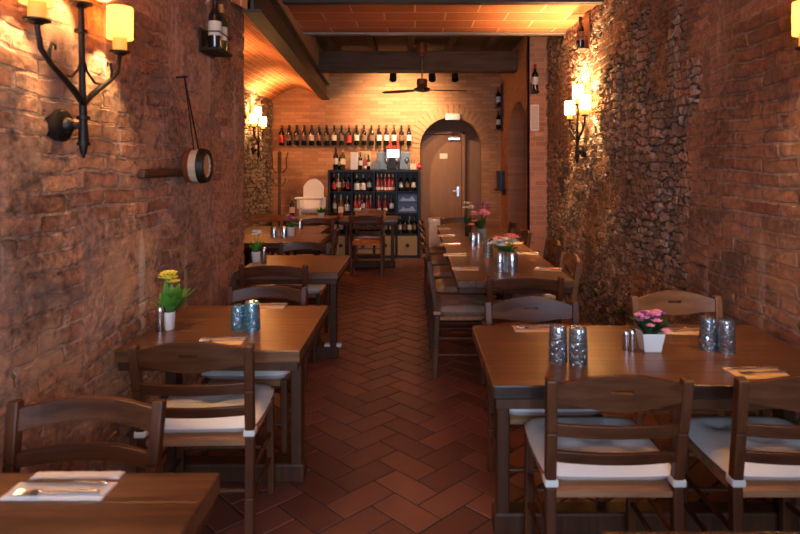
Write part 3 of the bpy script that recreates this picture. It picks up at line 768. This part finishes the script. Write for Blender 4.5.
x, y = at(291, 236, TH); plant(x, y, TH, 'purple flowers in a white pot on the recess table', ('round', .045, .10), 'white', 'leaf', [('purple', 'purple', 9, .07, .21, .04), ('pink', 'pink', 3, .05, .23, .035), ('yellow', 'yellow', 2, .08, .15, .03)], .12, 16, .8, .03)
x, y = at(650, 350, TH); plant(x, y, TH, 'pink and purple flowers in a white square pot on the front right table', ('square', .048, .080), 'white', 'leaf_dark', [('pink', 'pink', 9, .055, .160, .024), ('purple', 'purple', 5, .075, .165, .018), ('pink', 'pink', 5, .085, .13, .020)], .105, 60, .8, .024)
x, y = at(506, 266, TH); plant(x, y, TH, 'large cream and coral flowers in a silvery pot on the long table', ('round', .065, .12), 'silver', 'leaf', [('cream', 'cream', 9, .10, .22, .05), ('coral', 'coral', 6, .10, .26, .045), ('whitep', 'white', 4, .10, .20, .045)], .13, 30, .6, .03)
x, y = at(481, 241, TH); plant(x, y, TH, 'tall pink flowers in a dark pot halfway along the long table', ('round', .055, .13), 'bluegrey', 'leaf_dark', [('pink', 'pink', 8, .10, .32, .05), ('purple', 'purple', 5, .08, .40, .045), ('coral', 'coral', 4, .15, .22, .045)], .18, 28, 1.2, .03)
x, y = at(468, 236, TH); plant(x, y, TH, 'pale yellow flower in a dark pot near the far end of the long table', ('round', .04, .11), 'black', 'leaf_dark', [('cream', 'pale yellow', 5, .05, .36, .05)], .2, 14, 1.6, .028)
x, y = at(321, 218, TH); plant(x, y, TH, 'green herb in a white pot on the small table before the high chair', ('round', .05, .08), 'white', 'leaf', [], .13, 40, .7, .03)

# ------------------------------------------------------------------ bottles
def bottle_profile(h, r): return [(0, 0), (r*.92, 0), (r, .006), (r, h*.60), (r*.93, h*.655), (r*.45, h*.745), (r*.37, h*.79), (r*.36, h*.985), (r*.40, h*.985), (r*.40, h), (0, h)]
def make_bottle(glassm, labelm, capm, h=.31, r=.038, lz=(.24, .52)):
    bm = nb(); lathe(bm, bottle_profile(h, r), 18); b = obj('wine_bottle', bm, glassm, smooth=True)
    bm = nb(); lathe(bm, [(r+.0008, h*lz[0]), (r+.0012, h*lz[0]), (r+.0012, h*lz[1]), (r+.0008, h*lz[1])], 18); obj('bottle_label', bm, labelm, b, smooth=True)
    bm = nb(); lathe(bm, [(r*.40, h*.83), (r*.44, h*.83), (r*.44, h*1.004), (0, h*1.006)], 12); obj('capsule', bm, capm, b, smooth=True)
    return b
BT = {'cream': make_bottle('bottle', 'label', 'cap_black'), 'white': make_bottle('bottle', 'napkin', 'cap_red'), 'red': make_bottle('bottle', 'label_red', 'cap_red', lz=(.15, .5)),
      'brown': make_bottle('bottle', 'label_dark', 'cap_black'), 'rose': make_bottle('bottle_rose', 'napkin', 'cap_gold', lz=(.10, .25)), 'green': make_bottle('bottle_green', 'label', 'cap_gold'),
      'amber': make_bottle('bottle_amber', 'label', 'cap_gold'), 'magnum': make_bottle('bottle', 'napkin', 'cap_gold', .30, .052, (.10, .50))}
def bottle(kind, x, y, z, label, group, s=1.0, rz=None):
    o = place(BT[kind], (x, y, z), random.random()*6 if rz is None else rz, label, 'bottle', group); o.scale = (s, s, s); return o
# row of bottles hung on the back wall
nth = ['first', 'second', 'third', 'fourth', 'fifth', 'sixth', 'seventh', 'eighth', 'ninth', 'tenth', 'eleventh', 'twelfth', 'thirteenth', 'fourteenth', 'fifteenth', 'sixteenth', 'seventeenth', 'eighteenth']
row = ['red', 'brown', 'brown', 'brown', 'cream', 'brown', 'brown', 'cream', 'brown', 'red', 'cream', 'brown', 'brown', 'white', 'white', 'white', 'brown', 'white']
bm = nb(); lathe(bm, [(.016, -.006), (.024, -.006), (.024, .006), (.016, .006), (.016, -.006)], 14); boxmm(bm, (-.008, .02, -.008), (.008, .075, .008)); boxmm(bm, (-.012, .066, -.05), (.012, .074, .05))
HK = obj('bottle_hook', bm, 'iron')
for i, k in enumerate(row):
    x = (281.5+i*7.5-415)*10.37/600
    bottle(k, x, YB-.075, 1.885, '%s-labelled wine bottle hung on the back wall, %s from the left' % (k, nth[i]), 'bottles hung in a row on the back wall', 1.14)
    place(HK, (x, YB-.075, 2.185), 0, 'black hook holding the %s hung bottle from the left' % nth[i], 'hook', 'hooks for the hung bottles')

# open shelf 4 x 4
SX0, SX1, SY0, SY1 = -1.435, .07, 10.0, 10.40; CW = (SX1-SX0-.02)/4
sh = root('shelving_unit', ((SX0+SX1)/2, (SY0+SY1)/2, 0)); tag(sh, 'black open cube shelving unit full of bottles against the back wall', 'shelf')
sc_ = (SX0+SX1)/2
for k, x in enumerate((SX0, SX1)):
    bm = nb(); boxmm(bm, (x-sc_-.02, -.2, 0), (x-sc_+.02, .2, 1.47)); obj('side_panel', bm, 'shelf', sh, bev=.002)
for z in (.02, 1.45):
    bm = nb(); boxmm(bm, (SX0-sc_+.02, -.2, z-.02), (SX1-sc_-.02, .2, z+.02)); obj('end_board', bm, 'shelf', sh, bev=.002)
ZS = [.04, .395, .75, 1.105]
for z in ZS[1:]:
    bm = nb(); boxmm(bm, (SX0-sc_+.02, -.2, z-.012), (SX1-sc_-.02, .2, z)); obj('shelf_board', bm, 'shelf', sh)
for k in (1, 2, 3):
    x = SX0-sc_+.01+CW*k; bm = nb(); boxmm(bm, (x-.008, -.198, .04), (x+.008, .198, 1.43)); obj('divider', bm, 'shelf', sh)
bm = nb(); boxmm(bm, (SX0-sc_+.02, .185, .04), (SX1-sc_-.02, .195, 1.43)); obj('back_panel', bm, 'shelf', sh)
for k in range(4):
    x = SX0+.01+CW*(k+.5); d = root('drawer_box', (x, 10.0, .042)); tag(d, 'beige box with round black hole, %s from left in bottom shelf row' % ords[k], 'box', 'beige boxes in the shelf')
    bm = nb(); boxmm(bm, (-.165, .005, 0), (.165, .36, .33)); obj('box_body', bm, 'beige_box', d, bev=.004)
    bm = nb(); lathe(bm, [(.032, 0), (.032, .006), (.022, .006), (0, .004)], 18, (0, .006, .165), Matrix.Rotation(PI/2, 3, 'X')); obj('finger_hole', bm, 'black', d)
colw = ['first', 'second', 'third', 'fourth']
def cell(col, rowi, items, y=10.1):
    """items: kinds from left to right inside one compartment"""
    x0 = SX0+.03+CW*col; n = len(items)
    for i, k in enumerate(items):
        x = x0+(CW-.05)*(i+.5)/n
        bottle(k, x, y+random.uniform(-.01, .02), ZS[rowi], '%s bottle in %s shelf column, %s row, %s from left' % (
            {'rose': 'rosé', 'magnum': 'wide white-labelled', 'amber': 'amber'}.get(k, k+'-labelled'), colw[col], ['bottom', 'third', 'second', 'top'][rowi], ords[i]), 'wine bottles in the shelf', random.uniform(.93, .98))
cell(0, 3, ['red', 'amber', 'brown', 'red']); cell(1, 3, ['magnum', 'magnum', 'white']); cell(2, 3, ['rose']*5); cell(3, 3, ['white', 'brown', 'cream'])
cell(0, 2, ['amber', 'amber', 'magnum']); cell(1, 2, ['rose', 'rose', 'white', 'rose', 'rose']); cell(2, 2, ['rose', 'rose', 'white'])
cell(0, 1, ['cream', 'white', 'white']); cell(1, 1, ['white', 'brown', 'white']); cell(2, 1, ['white', 'white', 'cream']); cell(3, 1, ['green', 'brown', 'green', 'brown'])
# blue printed boxes in the fourth column
for i in (0, 1):
    t = root('gift_box', (SX0+.01+CW*3.5, 10.02, .752+.165*i)); tag(t, 'blue printed box in the right shelf column, %s of two' % ('lower', 'upper')[i], 'box', 'blue printed boxes')
    bm = nb(); boxmm(bm, (-.165, 0, 0), (.165, .3, .16)); obj('carton', bm, 'blue', t, bev=.003)
    bm = nb(); vs = [(-.14, .03), (-.07, .10), (-.03, .07), (.03, .07), (.08, .115), (.14, .03)]
    f = [bm.verts.new((a, -.002, b)) for a, b in vs]; k = [bm.verts.new((a, .001, b)) for a, b in vs]; bm.faces.new(f); bm.faces.new(k[::-1])
    for q in range(6): bm.faces.new((f[q], k[q], k[(q+1) % 6], f[(q+1) % 6]))
    obj('print', bm, 'sky', t)
# things on top of the shelf
ZT = 1.472
def px10(px, Y=10.15): return (px-415)*Y/600
bottle('cream', px10(336), 10.12, ZT, 'cream-labelled bottle on top of the shelf, leftmost', 'bottles on top of the shelf', 1.2)
bottle('white', px10(339.5), 10.22, ZT, 'white-labelled bottle on top of the shelf, second from the left', 'bottles on top of the shelf', .9)
bottle('green', px10(343), 10.12, ZT, 'green bottle on top of the shelf, left of the white carton', 'bottles on top of the shelf', 1.15)
def carton(name, px0, px1, h, m, label, y=10.1, d=.12, z=ZT, cat='box'):
    x0, x1 = px10(px0, y), px10(px1, y); t = root(name, ((x0+x1)/2, y+d/2, z)); tag(t, label, cat); w = x1-x0
    bm = nb(); boxmm(bm, (-w/2, -d/2, 0), (w/2, d/2, h)); obj('carton', bm, m, t, bev=.004)
    bm = nb(); boxmm(bm, (-w/2-.001, -d/2-.001, h*.82), (w/2+.001, d/2+.001, h+.002)); obj('lid', bm, m, t, bev=.003); return t
carton('wine_carton', 350.5, 357.5, .29, 'white', 'tall white carton on top of the shelf', 10.08)
carton('wine_crate', 358.5, 371, .31, 'cask', 'open wooden crate standing on the shelf top behind bottles', 10.24, .1)
bottle('white', px10(360.5), 10.12, ZT, 'white-labelled bottle in front of the wooden crate on the shelf', 'bottles on top of the shelf', .95)
bottle('rose', px10(365), 10.12, ZT, 'rosé bottle in front of the wooden crate on the shelf', 'bottles on top of the shelf', .8)
bottle('cream', px10(368.5), 10.13, ZT, 'short cream-labelled bottle in front of the wooden crate', 'bottles on top of the shelf', .8)
carton('card_box', 372, 379.5, .13, 'bluegrey', 'low grey card box on the shelf beside the till', 10.06)
# till: two casings and a lit monitor on a stand
t = root('cash_register', (px10(393), 10.25, ZT)); tag(t, 'blue-grey cash register with a small lit screen on the shelf', 'cash register')
for s in (-1, 1):
    bm = nb(); box(bm, (s*.19+(0.01 if s > 0 else 0), .03, .15), (.17, .10, .30), Matrix.Rotation(s*.06, 3, 'Y')); obj('casing', bm, 'bluegrey', t, bev=.01)
bm = nb(); boxmm(bm, (-.10, -.05, 0), (.10, .06, .18)); obj('printer', bm, 'shelf', t, bev=.008)
bm = nb(); boxmm(bm, (-.125, -.06, .18), (.125, -.03, .36)); mo = obj('monitor', bm, 'black', t, bev=.006)
bm = nb(); boxmm(bm, (-.105, -.064, .205), (.105, -.059, .34)); obj('screen', bm, 'screen', mo)
def wineglass(px, label):
    t = root('wine_glass', (px10(px, 10.07), 10.07, ZT)); tag(t, label, 'glass', 'stemmed glasses on the shelf')
    bm = nb(); lathe(bm, [(0, 0), (.034, .001), (.006, .006), (.004, .02), (.004, .085), (.012, .095)], 16); obj('stem', bm, 'silver', t, smooth=True)
    bm = nb(); lathe(bm, [(.006, .092), (.032, .115), (.042, .15), (.036, .20), (.034, .20), (.039, .15), (.028, .118), (0, .10)], 16); obj('bowl', bm, 'silver', t, smooth=True)
for i, px in enumerate((386.5, 397, 407)): wineglass(px, 'stemmed glass before the cash register, %s from the left' % ords[i])
for i in range(4):
    bm = nb(); x = px10(387+i*3.6, 10.27); lathe(bm, [(0, 0), (.03, 0), (.03, .14), (.012, .2), (.012, .235), (0, .235)], 12)
    tag(obj('sauce_bottle', bm, 'bottle_rose', smooth=True, loc=(x, 10.37, ZT+.30)), 'small red bottle above the lit screen, %s from the left' % ords[i], 'bottle', 'small red bottles above the till')
bm = nb(); boxmm(bm, (px10(385), 10.33, ZT+.285), (px10(400), 10.42, ZT+.30)); tag(obj('riser_shelf', bm, 'shelf'), 'small dark ledge holding red bottles above the cash register', 'shelf')
bm = nb(); boxmm(bm, (px10(386), 10.34, ZT), (px10(387), 10.42, ZT+.285)); o = obj('riser_post', bm, 'shelf', bpy.data.objects['riser_shelf'])
bm = nb(); boxmm(bm, (px10(398), 10.34, ZT), (px10(399), 10.42, ZT+.285)); o = obj('riser_post', bm, 'shelf', bpy.data.objects['riser_shelf'])
t = carton('card_holder', 410, 416, .10, 'offwhite', 'cream card box at the right end of the shelf top', 10.08)
for k in (-.02, .02):
    bm = nb(); tube(bm, [(k, 0, .1), (k, 0, .17)], .004, 6); obj('pen', bm, 'black', t)
bm = nb(); bmesh.ops.create_uvsphere(bm, u_segments=16, v_segments=10, radius=.045); 
for v in bm.verts: v.co.z = max(v.co.z, -.036)
o = tag(obj('money_box', bm, 'red', smooth=True, loc=(px10(419.2, 10.1), 10.1, ZT+.0365)), 'round red money box at the right corner of the shelf top', 'money box')
bm = nb(); lathe(bm, [(.012, 0), (.014, .03), (.006, .05), (0, .05)], 10, (0, 0, .04)); obj('knob', bm, 'red', o, smooth=True)

# bottles on the small far tables
x, y = at(289, 219, TH); bottle('green', x, 9.0, TH, 'dark green bottle on the small table in the recess', 'bottles on the far tables')
x, y = at(342, 214, TH); bottle('amber', x*.95, 9.05, TH, 'amber bottle on the small table before the shelf', 'bottles on the far tables')

# wall bottle holders
def holder(name, loc, w, d, m, label, back=False):
    """loc = middle of the wall edge of the ledge; it reaches d towards +x of its own frame"""
    t = root(name, loc[:3], loc[3]); tag(t, label, 'wall shelf')
    bm = nb(); boxmm(bm, (0, -w/2, -.018), (d, w/2, 0)); obj('ledge', bm, m, t, bev=.003)
    bm = nb(); tube(bm, [(0, -w/2+.01, .10), (d-.01, -w/2+.01, .10), (d-.01, w/2-.01, .10), (0, w/2-.01, .10)], .004, 6); obj('rail', bm, 'iron', t)
    bm = nb(); boxmm(bm, (0, -w/2, -.03), (.014, w/2, .34 if back else .12)); obj('back_plate', bm, m if not back else back, t, bev=.002); return t
holder('bottle_ledge', (XL+.012, 3.86, 2.285, 0), .26, .13, 'iron', 'small black ledge with two wine bottles high on the left wall')
bottle('cream', XL+.09, 3.795, 2.286, 'dark bottle with cream label on the left wall ledge, nearer one', 'bottles on the left wall ledge', 1.05)
bottle('green', XL+.09, 3.92, 2.286, 'greenish bottle on the left wall ledge, farther one', 'bottles on the left wall ledge', 1.0)
holder('bottle_ledge', (XR-.02, 5.92, 2.70, PI), .18, .11, 'iron', 'small ledge with wooden back high on the right wall above the lamp', 'chair_light')
bottle('brown', XR-.09, 5.92, 2.701, 'dark bottle on the ledge high on the right wall', 'bottles on right wall ledges')
holder('bottle_ledge', (XS+.055, YP-.022, 2.50, -PI/2), .10, .10, 'iron', 'small black ledge near the top of the brick pillar')
bottle('white', XS+.055, YP-.085, 2.501, 'white-labelled bottle standing high on the brick pillar', 'bottles on right wall ledges', 1.1)
t = root('bottle_rack', (XS-.06, 10.20, 2.18)); tag(t, 'narrow dark wooden rack with two bottles in the far right corner', 'rack')
bm = nb(); boxmm(bm, (.035, -.1, -.05), (.055, .1, .75)); obj('back_board', bm, 'beam_wood', t)
for z in (-.02, .36):
    bm = nb(); boxmm(bm, (-.06, -.1, z-.02), (.036, .1, z)); obj('ledge', bm, 'beam_wood', t)
bottle('cream', XS-.075, 10.2, 2.161, 'cream-labelled bottle on the lower ledge of the corner rack', 'bottles in the corner rack', 1.0)
bottle('white', XS-.075, 10.2, 2.541, 'white-labelled bottle on the upper ledge of the corner rack', 'bottles in the corner rack', 1.05)
t = root('magazine_shelf', (XS-.005, 9.98, 1.15)); tag(t, 'small dark wall shelf with leaning folders in the far right corner', 'wall shelf')
bm = nb(); boxmm(bm, (-.16, -.16, -.02), (0, .16, 0)); obj('ledge', bm, 'beam_wood', t); bm = nb(); boxmm(bm, (-.02, -.16, -.10), (0, .16, .0)); obj('back_board', bm, 'beam_wood', t)
for i in range(3):
    bm = nb(); box(bm, (0, 0, .155), (.022, .20, .29)); o = obj('folder', bm, ('black', 'bluegrey', 'black')[i], bev=.002, loc=(XS-.040-.036*i, 9.98, 1.151)); o.rotation_euler = (0, .0, 0)
    tag(o, ['dark folder nearest the wall on the corner shelf', 'grey folder in the middle of the corner shelf', 'dark folder at the front of the corner shelf'][i], 'folder', 'folders on the corner shelf')
# switch box on the pillar and the emergency light over the arch
t = root('fuse_box', (XS+.055, YP-.02, 2.16)); tag(t, 'tall white electrical box on the brick pillar beside the niche', 'electrical box')
bm = nb(); boxmm(bm, (-.055, -.05, -.17), (.055, 0, .17)); obj('case', bm, 'white', t, bev=.006); bm = nb(); boxmm(bm, (-.042, -.056, -.15), (.042, -.049, .15)); obj('cover', bm, 'offwhite', t, bev=.003)
t = root('emergency_light', (.655, YB-.02, 2.385)); tag(t, 'white emergency light box at the top of the arch', 'emergency light')
bm = nb(); boxmm(bm, (-.125, -.06, -.055), (.125, 0.01, .055)); obj('case', bm, 'white', t, bev=.01); bm = nb(); boxmm(bm, (-.108, -.066, -.038), (.108, -.058, .038)); obj('diffuser', bm, 'white', t, bev=.004)

# little cask hanging on the left wall from a strap
t = root('hanging_cask', (XL+.03, 3.50, 1.545)); tag(t, 'small wooden cask with dark hoops hanging on the left wall', 'cask')
R = Matrix.Rotation(PI/2, 3, 'Y')
bm = nb(); lathe(bm, [(0, 0), (.082, 0), (.097, .03), (.099, .055), (.097, .08), (.082, .11), (.07, .11), (.07, .10), (0, .10)], 14, (0, 0, 0), R); obj('staves', bm, 'cask', t)
bm = nb(); lathe(bm, [(.092, .005), (.099, .002), (.104, .032), (.099, .034)], 20, (0, 0, 0), R); obj('hoop', bm, 'copper', t, smooth=True)
bm = nb(); lathe(bm, [(.099, .076), (.104, .078), (.096, .116), (.070, .116), (.070, .105)], 20, (0, 0, 0), R); obj('hoop', bm, 'iron', t, smooth=True)
bm = nb(); tube(bm, [(.05, .04, .09), (.02, -.10, .50)], .005, 6); tube(bm, [(.05, -.04, .09), (.02, -.10, .50)], .004, 6); obj('strap', bm, 'iron', t)
bm = nb(); tube(bm, [(-.04, -.10, .50), (.035, -.10, .505)], .006, 6); obj('nail', bm, 'iron', t)

# ------------------------------------------------------------------ lamps
def make_sconce(shade):
    """wall plate at the origin facing +x, three candle lamps"""
    t = root('wall_sconce')
    R = Matrix.Rotation(PI/2, 3, 'Y')
    bm = nb(); lathe(bm, [(0, -.05), (.058, -.05), (.062, .008), (.050, .018), (.030, .020), (.026, .035), (.012, .045), (0, .045)], 22, (0, -.02, .0), R); obj('wall_plate', bm, 'iron', t, smooth=True)
    bm = nb(); tube(bm, [(.03, -.02, 0), (.07, 0, .0)], .012, 8)
    tube(bm, [(.07, 0, -.125), (.07, 0, -.10), (.07, 0, -.06), (.07, 0, .0), (.065, 0, .2), (0.06, 0, .45)], [.003, .012, .020, .016, .012, .011], 10)
    for z in (-.07, .03, .36): lathe(bm, [(0, -.008), (.024, -.006), (.024, .006), (0, .008)], 12, (.07-.01*(z > .2), 0, z))
    obj('stem', bm, 'iron', t, smooth=True)
    for s in (-1, 1):
        bm = nb(); pts = [(.07, 0, .08), (.07, s*.06, .125), (.07, s*.13, .165), (.07, s*.20, .20), (.07, s*.262, .245), (.07, s*.282, .32)]
        tube(bm, pts, [.012, .012, .011, .010, .010, .009], 8)
        tube(bm, [(.07, s*.21, .205), (.07, s*.215, .24), (.07, s*.20, .275), (.07, s*.18, .272), (.07, s*.178, .255)], [.006, .006, .005, .005, .004], 6)
        tube(bm, [(.065, s*.005, .26), (.068, s*.03, .21), (.07, s*.08, .175), (.07, s*.14, .175)], .005, 6)
        obj('arm', bm, 'iron', t, smooth=True)
    for y, z in ((-.282, .32), (0, .45), (.282, .32)):
        x = .07 if y else .06
        bm = nb(); lathe(bm, [(0, 0), (.016, .0), (.034, .012), (.042, .012), (.042, .018), (.020, .022), (0, .022)], 16, (x, y, z)); cp = obj('drip_pan', bm, 'iron', t, smooth=True)
        bm = nb(); lathe(bm, [(0, 0), (.028, 0), (.028, .06), (0, .06)], 16, (x, y, z+.02)); obj('candle_sleeve', bm, 'amber_wax', cp, smooth=True)
        bm = nb(); lathe(bm, [(.052, 0), (.052, .135), (.050, .135), (.050, 0), (.052, 0)], 24, (x, y, z+.07)); obj('lamp_shade', bm, shade, cp, smooth=True)
    return t
SC, SB = make_sconce('shade'), make_sconce('shade_bright')
def sconce(x, y, z, rz, label, power, proto):
    place(proto, (x, y, z), rz, label, 'wall lamp', 'three-candle wrought iron wall lamps')
    Rm = Matrix.Rotation(rz, 3, 'Z')
    for yy, zz in ((-.282, .32), (0, .45), (.282, .32)):
        L = bpy.data.lights.new('candle_bulb', 'POINT'); L.energy = power; L.color = (1, .60, .27); L.shadow_soft_size = .022
        o = bpy.data.objects.new('candle_bulb', L); COL.objects.link(o); o.location = Vector((x, y, z))+Rm @ Vector((.07 if yy else .06, yy, zz+.155))
sconce(XL+.02, 2.29, 1.70, 0, 'wrought iron three-candle wall lamp on the near left wall', 26.0, SC)
sconce(XR-.03, 6.00, 1.69, PI, 'wrought iron three-candle wall lamp on the right wall near the brick pillar', 48.0, SB)
sconce(XR-.03, 2.20, 1.70, PI, 'wrought iron three-candle wall lamp at the right edge, only a shade showing', 20.0, SC)
sconce(XN+.03, 9.20, 1.78, 0, 'wrought iron three-candle wall lamp on the far stone wall of the recess', 16.0, SB)

sconce(XN+.03, 6.55, 1.78, 0, 'added unseen three-candle wall lamp in the recess behind the left wall', 20.0, SB)  # hidden extra lamp, added to light up the vault
# ceiling fan
t = root('ceiling_fan', (.10, 8.55, 3.205)); tag(t, 'copper ceiling fan with dark blades below the timber beam', 'fan')
bm = nb(); lathe(bm, [(0, .09), (.075, .09), (.075, -.06), (.04, -.09), (0, -.09)], 20); obj('canopy', bm, 'copper', t, smooth=True)
bm = nb(); tube(bm, [(0, 0, -.08), (0, 0, -.48)], .012, 10); obj('rod', bm, 'steel', t, smooth=True)
bm = nb(); lathe(bm, [(0, -.43), (.07, -.43), (.075, -.45), (.075, -.54), (.05, -.56), (0, -.56)], 20); obj('motor', bm, 'copper', t, smooth=True)
bm = nb(); lathe(bm, [(0, -.555), (.11, -.56), (.125, -.585), (.10, -.61), (0, -.625)], 20); obj('hub', bm, 'steel', t, smooth=True)
for k, a in enumerate((math.radians(8), math.radians(152), math.radians(268))):
    bm = nb(); Rz = Matrix.Rotation(a, 3, 'Z'); Rx = Matrix.Rotation(.20, 3, 'X'); prev = None
    for i in range(9):
        u = i/8; x = .09+.56*u; w = .05+.055*math.sin(PI*min(1, u*.8+.1)); r = []
        for yy, zz in ((-w/2, -.004), (w/2, -.004), (w/2, .004), (-w/2, .004)):
            v = Rx @ Vector((0, yy, zz)); v.x = x; v = Rz @ v; v.z -= .588; r.append(bm.verts.new(v))
        if prev:
            for q in range(4): bm.faces.new((prev[q], prev[(q+1) % 4], r[(q+1) % 4], r[q]))
        else: bm.faces.new(r[::-1])
        prev = r
    bm.faces.new(prev); obj('blade', bm, 'beam_wood', t)

# spotlights aimed at the back wall
SPH = None
def spot(px, aim, energy, label, loc=None, size=1.9):
    global SPH
    Y = 9.35; loc = Vector(loc or ((px-415)*Y/600, Y, 2.93))
    if SPH is None:
        SPH = root('ceiling_spotlight')
        bm = nb(); tube(bm, [(0, 0, .02), (0, 0, .36)], .011, 8); lathe(bm, [(0, .355), (.045, .355), (.045, .37), (0, .37)], 16); obj('bracket', bm, 'black', SPH, smooth=True)
        Rt = Matrix.Rotation(PI-.55, 3, 'X')
        bm = nb(); lathe(bm, [(0, -.11), (.04, -.11), (.05, -.09), (.058, .07), (.052, .07), (.045, .0), (0, .0)], 20, (0, 0, 0), Rt); obj('lamp_housing', bm, 'black', SPH, smooth=True)
    place(SPH, loc, 0, label, 'spotlight', 'black ceiling spotlights')
    L = bpy.data.lights.new('spot_bulb', 'SPOT'); L.energy = energy; L.color = (1, .64, .36); L.spot_size = size; L.spot_blend = .8; L.shadow_soft_size = .03
    o = bpy.data.objects.new('spot_bulb', L); COL.objects.link(o)
    d = (Vector(aim)-loc).normalized(); o.location = loc+d*.085; o.rotation_euler = d.to_track_quat('-Z', 'Y').to_euler()
spot(393, (-.26, YB, 2.5), 80, 'black ceiling spotlight behind the timber beam, left of the fan')
spot(432, (-.1, YB, 1.6), 45, 'black ceiling spotlight behind the timber beam, just right of the fan')
spot(455, (-.9, YB, 1.5), 50, 'black ceiling spotlight behind the timber beam, rightmost')

for x, y, ax, ay, e, w in ((-.85, 3.6, -.8, 2.9, 14, 'over the table with teal glasses'), (.95, 2.9, 1.0, 2.4, 5, 'over the front right table'), (.66, 3.55, .69, 5.9, 46, 'aimed along the long table')):  # extra spotlights out of view, added to brighten the tables
    spot(0, (ax, ay, .76), e, 'added unseen black ceiling spotlight '+w, (x, y, 2.69), .85)
# ------------------------------------------------------------------ far-end furniture
t = root('high_chair', (-1.69, 9.80, 0)); tag(t, 'white plastic child high chair behind the recess tables', 'high chair')
for sx in (-1, 1):
    for sy in (-1, 1):
        bm = nb(); beam(bm, (sx*.15, sy*.13, .80), (sx*.22, sy*.22, 0), .04, .04); obj('leg', bm, 'white', t, bev=.006)
bm = nb(); boxmm(bm, (-.18, -.16, .78), (.18, .17, .84)); obj('seat', bm, 'white', t, bev=.02)
bm = nb(); rail(bm, -.17, .17, lambda x: .82, lambda x: 1.10+.22*math.cos(x/.2*PI/2)**.6, .05, lambda x, z: .16+(z-.8)*.12, 14); obj('backrest', bm, 'white', t, bev=.01)
for s in (-1, 1):
    bm = nb(); boxmm(bm, (s*.19-.02, -.16, .84), (s*.19+.02, .17, 1.02)); obj('armrest', bm, 'white', t, bev=.012)
bm = nb(); boxmm(bm, (-.22, -.32, 1.0), (.22, -.12, 1.035)); obj('tray', bm, 'white', t, bev=.014)
bm = nb(); boxmm(bm, (-.2, -.21, .30), (.2, -.17, .34)); obj('footrest', bm, 'white', t, bev=.008)

t = root('coat_stand', (-2.27, 10.05, 0)); tag(t, 'dark wooden coat stand with curved hooks in the recess corner', 'coat stand')
bm = nb(); tube(bm, [(0, 0, .02), (0, 0, 1.78)], [.026, .018], 10); obj('pole', bm, 'beam_wood', t, smooth=True)
for k in range(4):
    a = k*PI/2+.4; ca, sa = math.cos(a), math.sin(a)
    bm = nb(); tube(bm, [(ca*q, sa*q, z) for q, z in ((0, .14), (.06, .12), (.12, .05), (.15, .012))], .013, 8); obj('foot', bm, 'beam_wood', t, smooth=True)
    bm = nb(); tube(bm, [(ca*q, sa*q, z) for q, z in ((0, 1.45), (.06, 1.42), (.12, 1.50), (.11, 1.64), (.14, 1.76))], [.012, .012, .011, .01, .008], 8); obj('hook', bm, 'beam_wood', t, smooth=True)
    bm = nb(); tube(bm, [(ca*q, sa*q, z) for q, z in ((0, 1.22), (.05, 1.20), (.09, 1.26), (.10, 1.33))], .009, 8); obj('peg', bm, 'beam_wood', t, smooth=True)

t = root('waste_bin', (.31, 8.72, 0)); tag(t, 'white plastic bin behind the far end of the long table', 'bin')
bm = nb(); box(bm, (0, 0, .36), (.23, .23, .72), None, .85); obj('bin_body', bm, 'white', t, bev=.015)
bm = nb(); boxmm(bm, (-.125, -.125, .72), (.125, .125, .775)); obj('lid', bm, 'white', t, bev=.012)
bm = nb(); boxmm(bm, (-.07, -.03, 0), (.07, .03, .03)); o = tag(obj('folded_cloth', bm, 'cushion', bev=.012, loc=(-.66, 4.835, .085)), 'small white folded cloth on the foot of the white-flower table', 'cloth')

# ------------------------------------------------------------------ daylight, world, camera
L = bpy.data.lights.new('daylight', 'AREA'); L.shape = 'RECTANGLE'; L.size = 2.6; L.size_y = 2.1; L.energy = 128; L.color = (.68, .81, 1.0)
o = bpy.data.objects.new('daylight', L); COL.objects.link(o); o.location = (.175, YF-.45, 1.6); o.rotation_euler = (PI/2, 0, 0)
w = bpy.data.worlds.new('world'); S.world = w; w.use_nodes = True
w.node_tree.nodes['Background'].inputs[0].default_value = (.45, .62, 1.0, 1); w.node_tree.nodes['Background'].inputs[1].default_value = .5

cd = bpy.data.cameras.new('camera'); cd.sensor_width = 36; cd.lens = 27; cd.shift_x = -15/800; cd.shift_y = -102/800
cd.clip_start = .05; cd.dof.use_dof = True; cd.dof.focus_distance = 5.5; cd.dof.aperture_fstop = 3.2
cam = bpy.data.objects.new('camera', cd); COL.objects.link(cam); cam.location = (0, 0, 1.55); cam.rotation_euler = (PI/2, 0, 0); S.camera = cam

S.view_settings.view_transform = 'Standard'; S.view_settings.look = 'None'; S.view_settings.gamma = 1; S.view_settings.use_curve_mapping = False
S.view_settings.exposure = 1.0
S.cycles.use_denoising = True; S.cycles.max_bounces = 8; S.cycles.diffuse_bounces = 5; S.cycles.transparent_max_bounces = 12; S.cycles.sample_clamp_indirect = 6
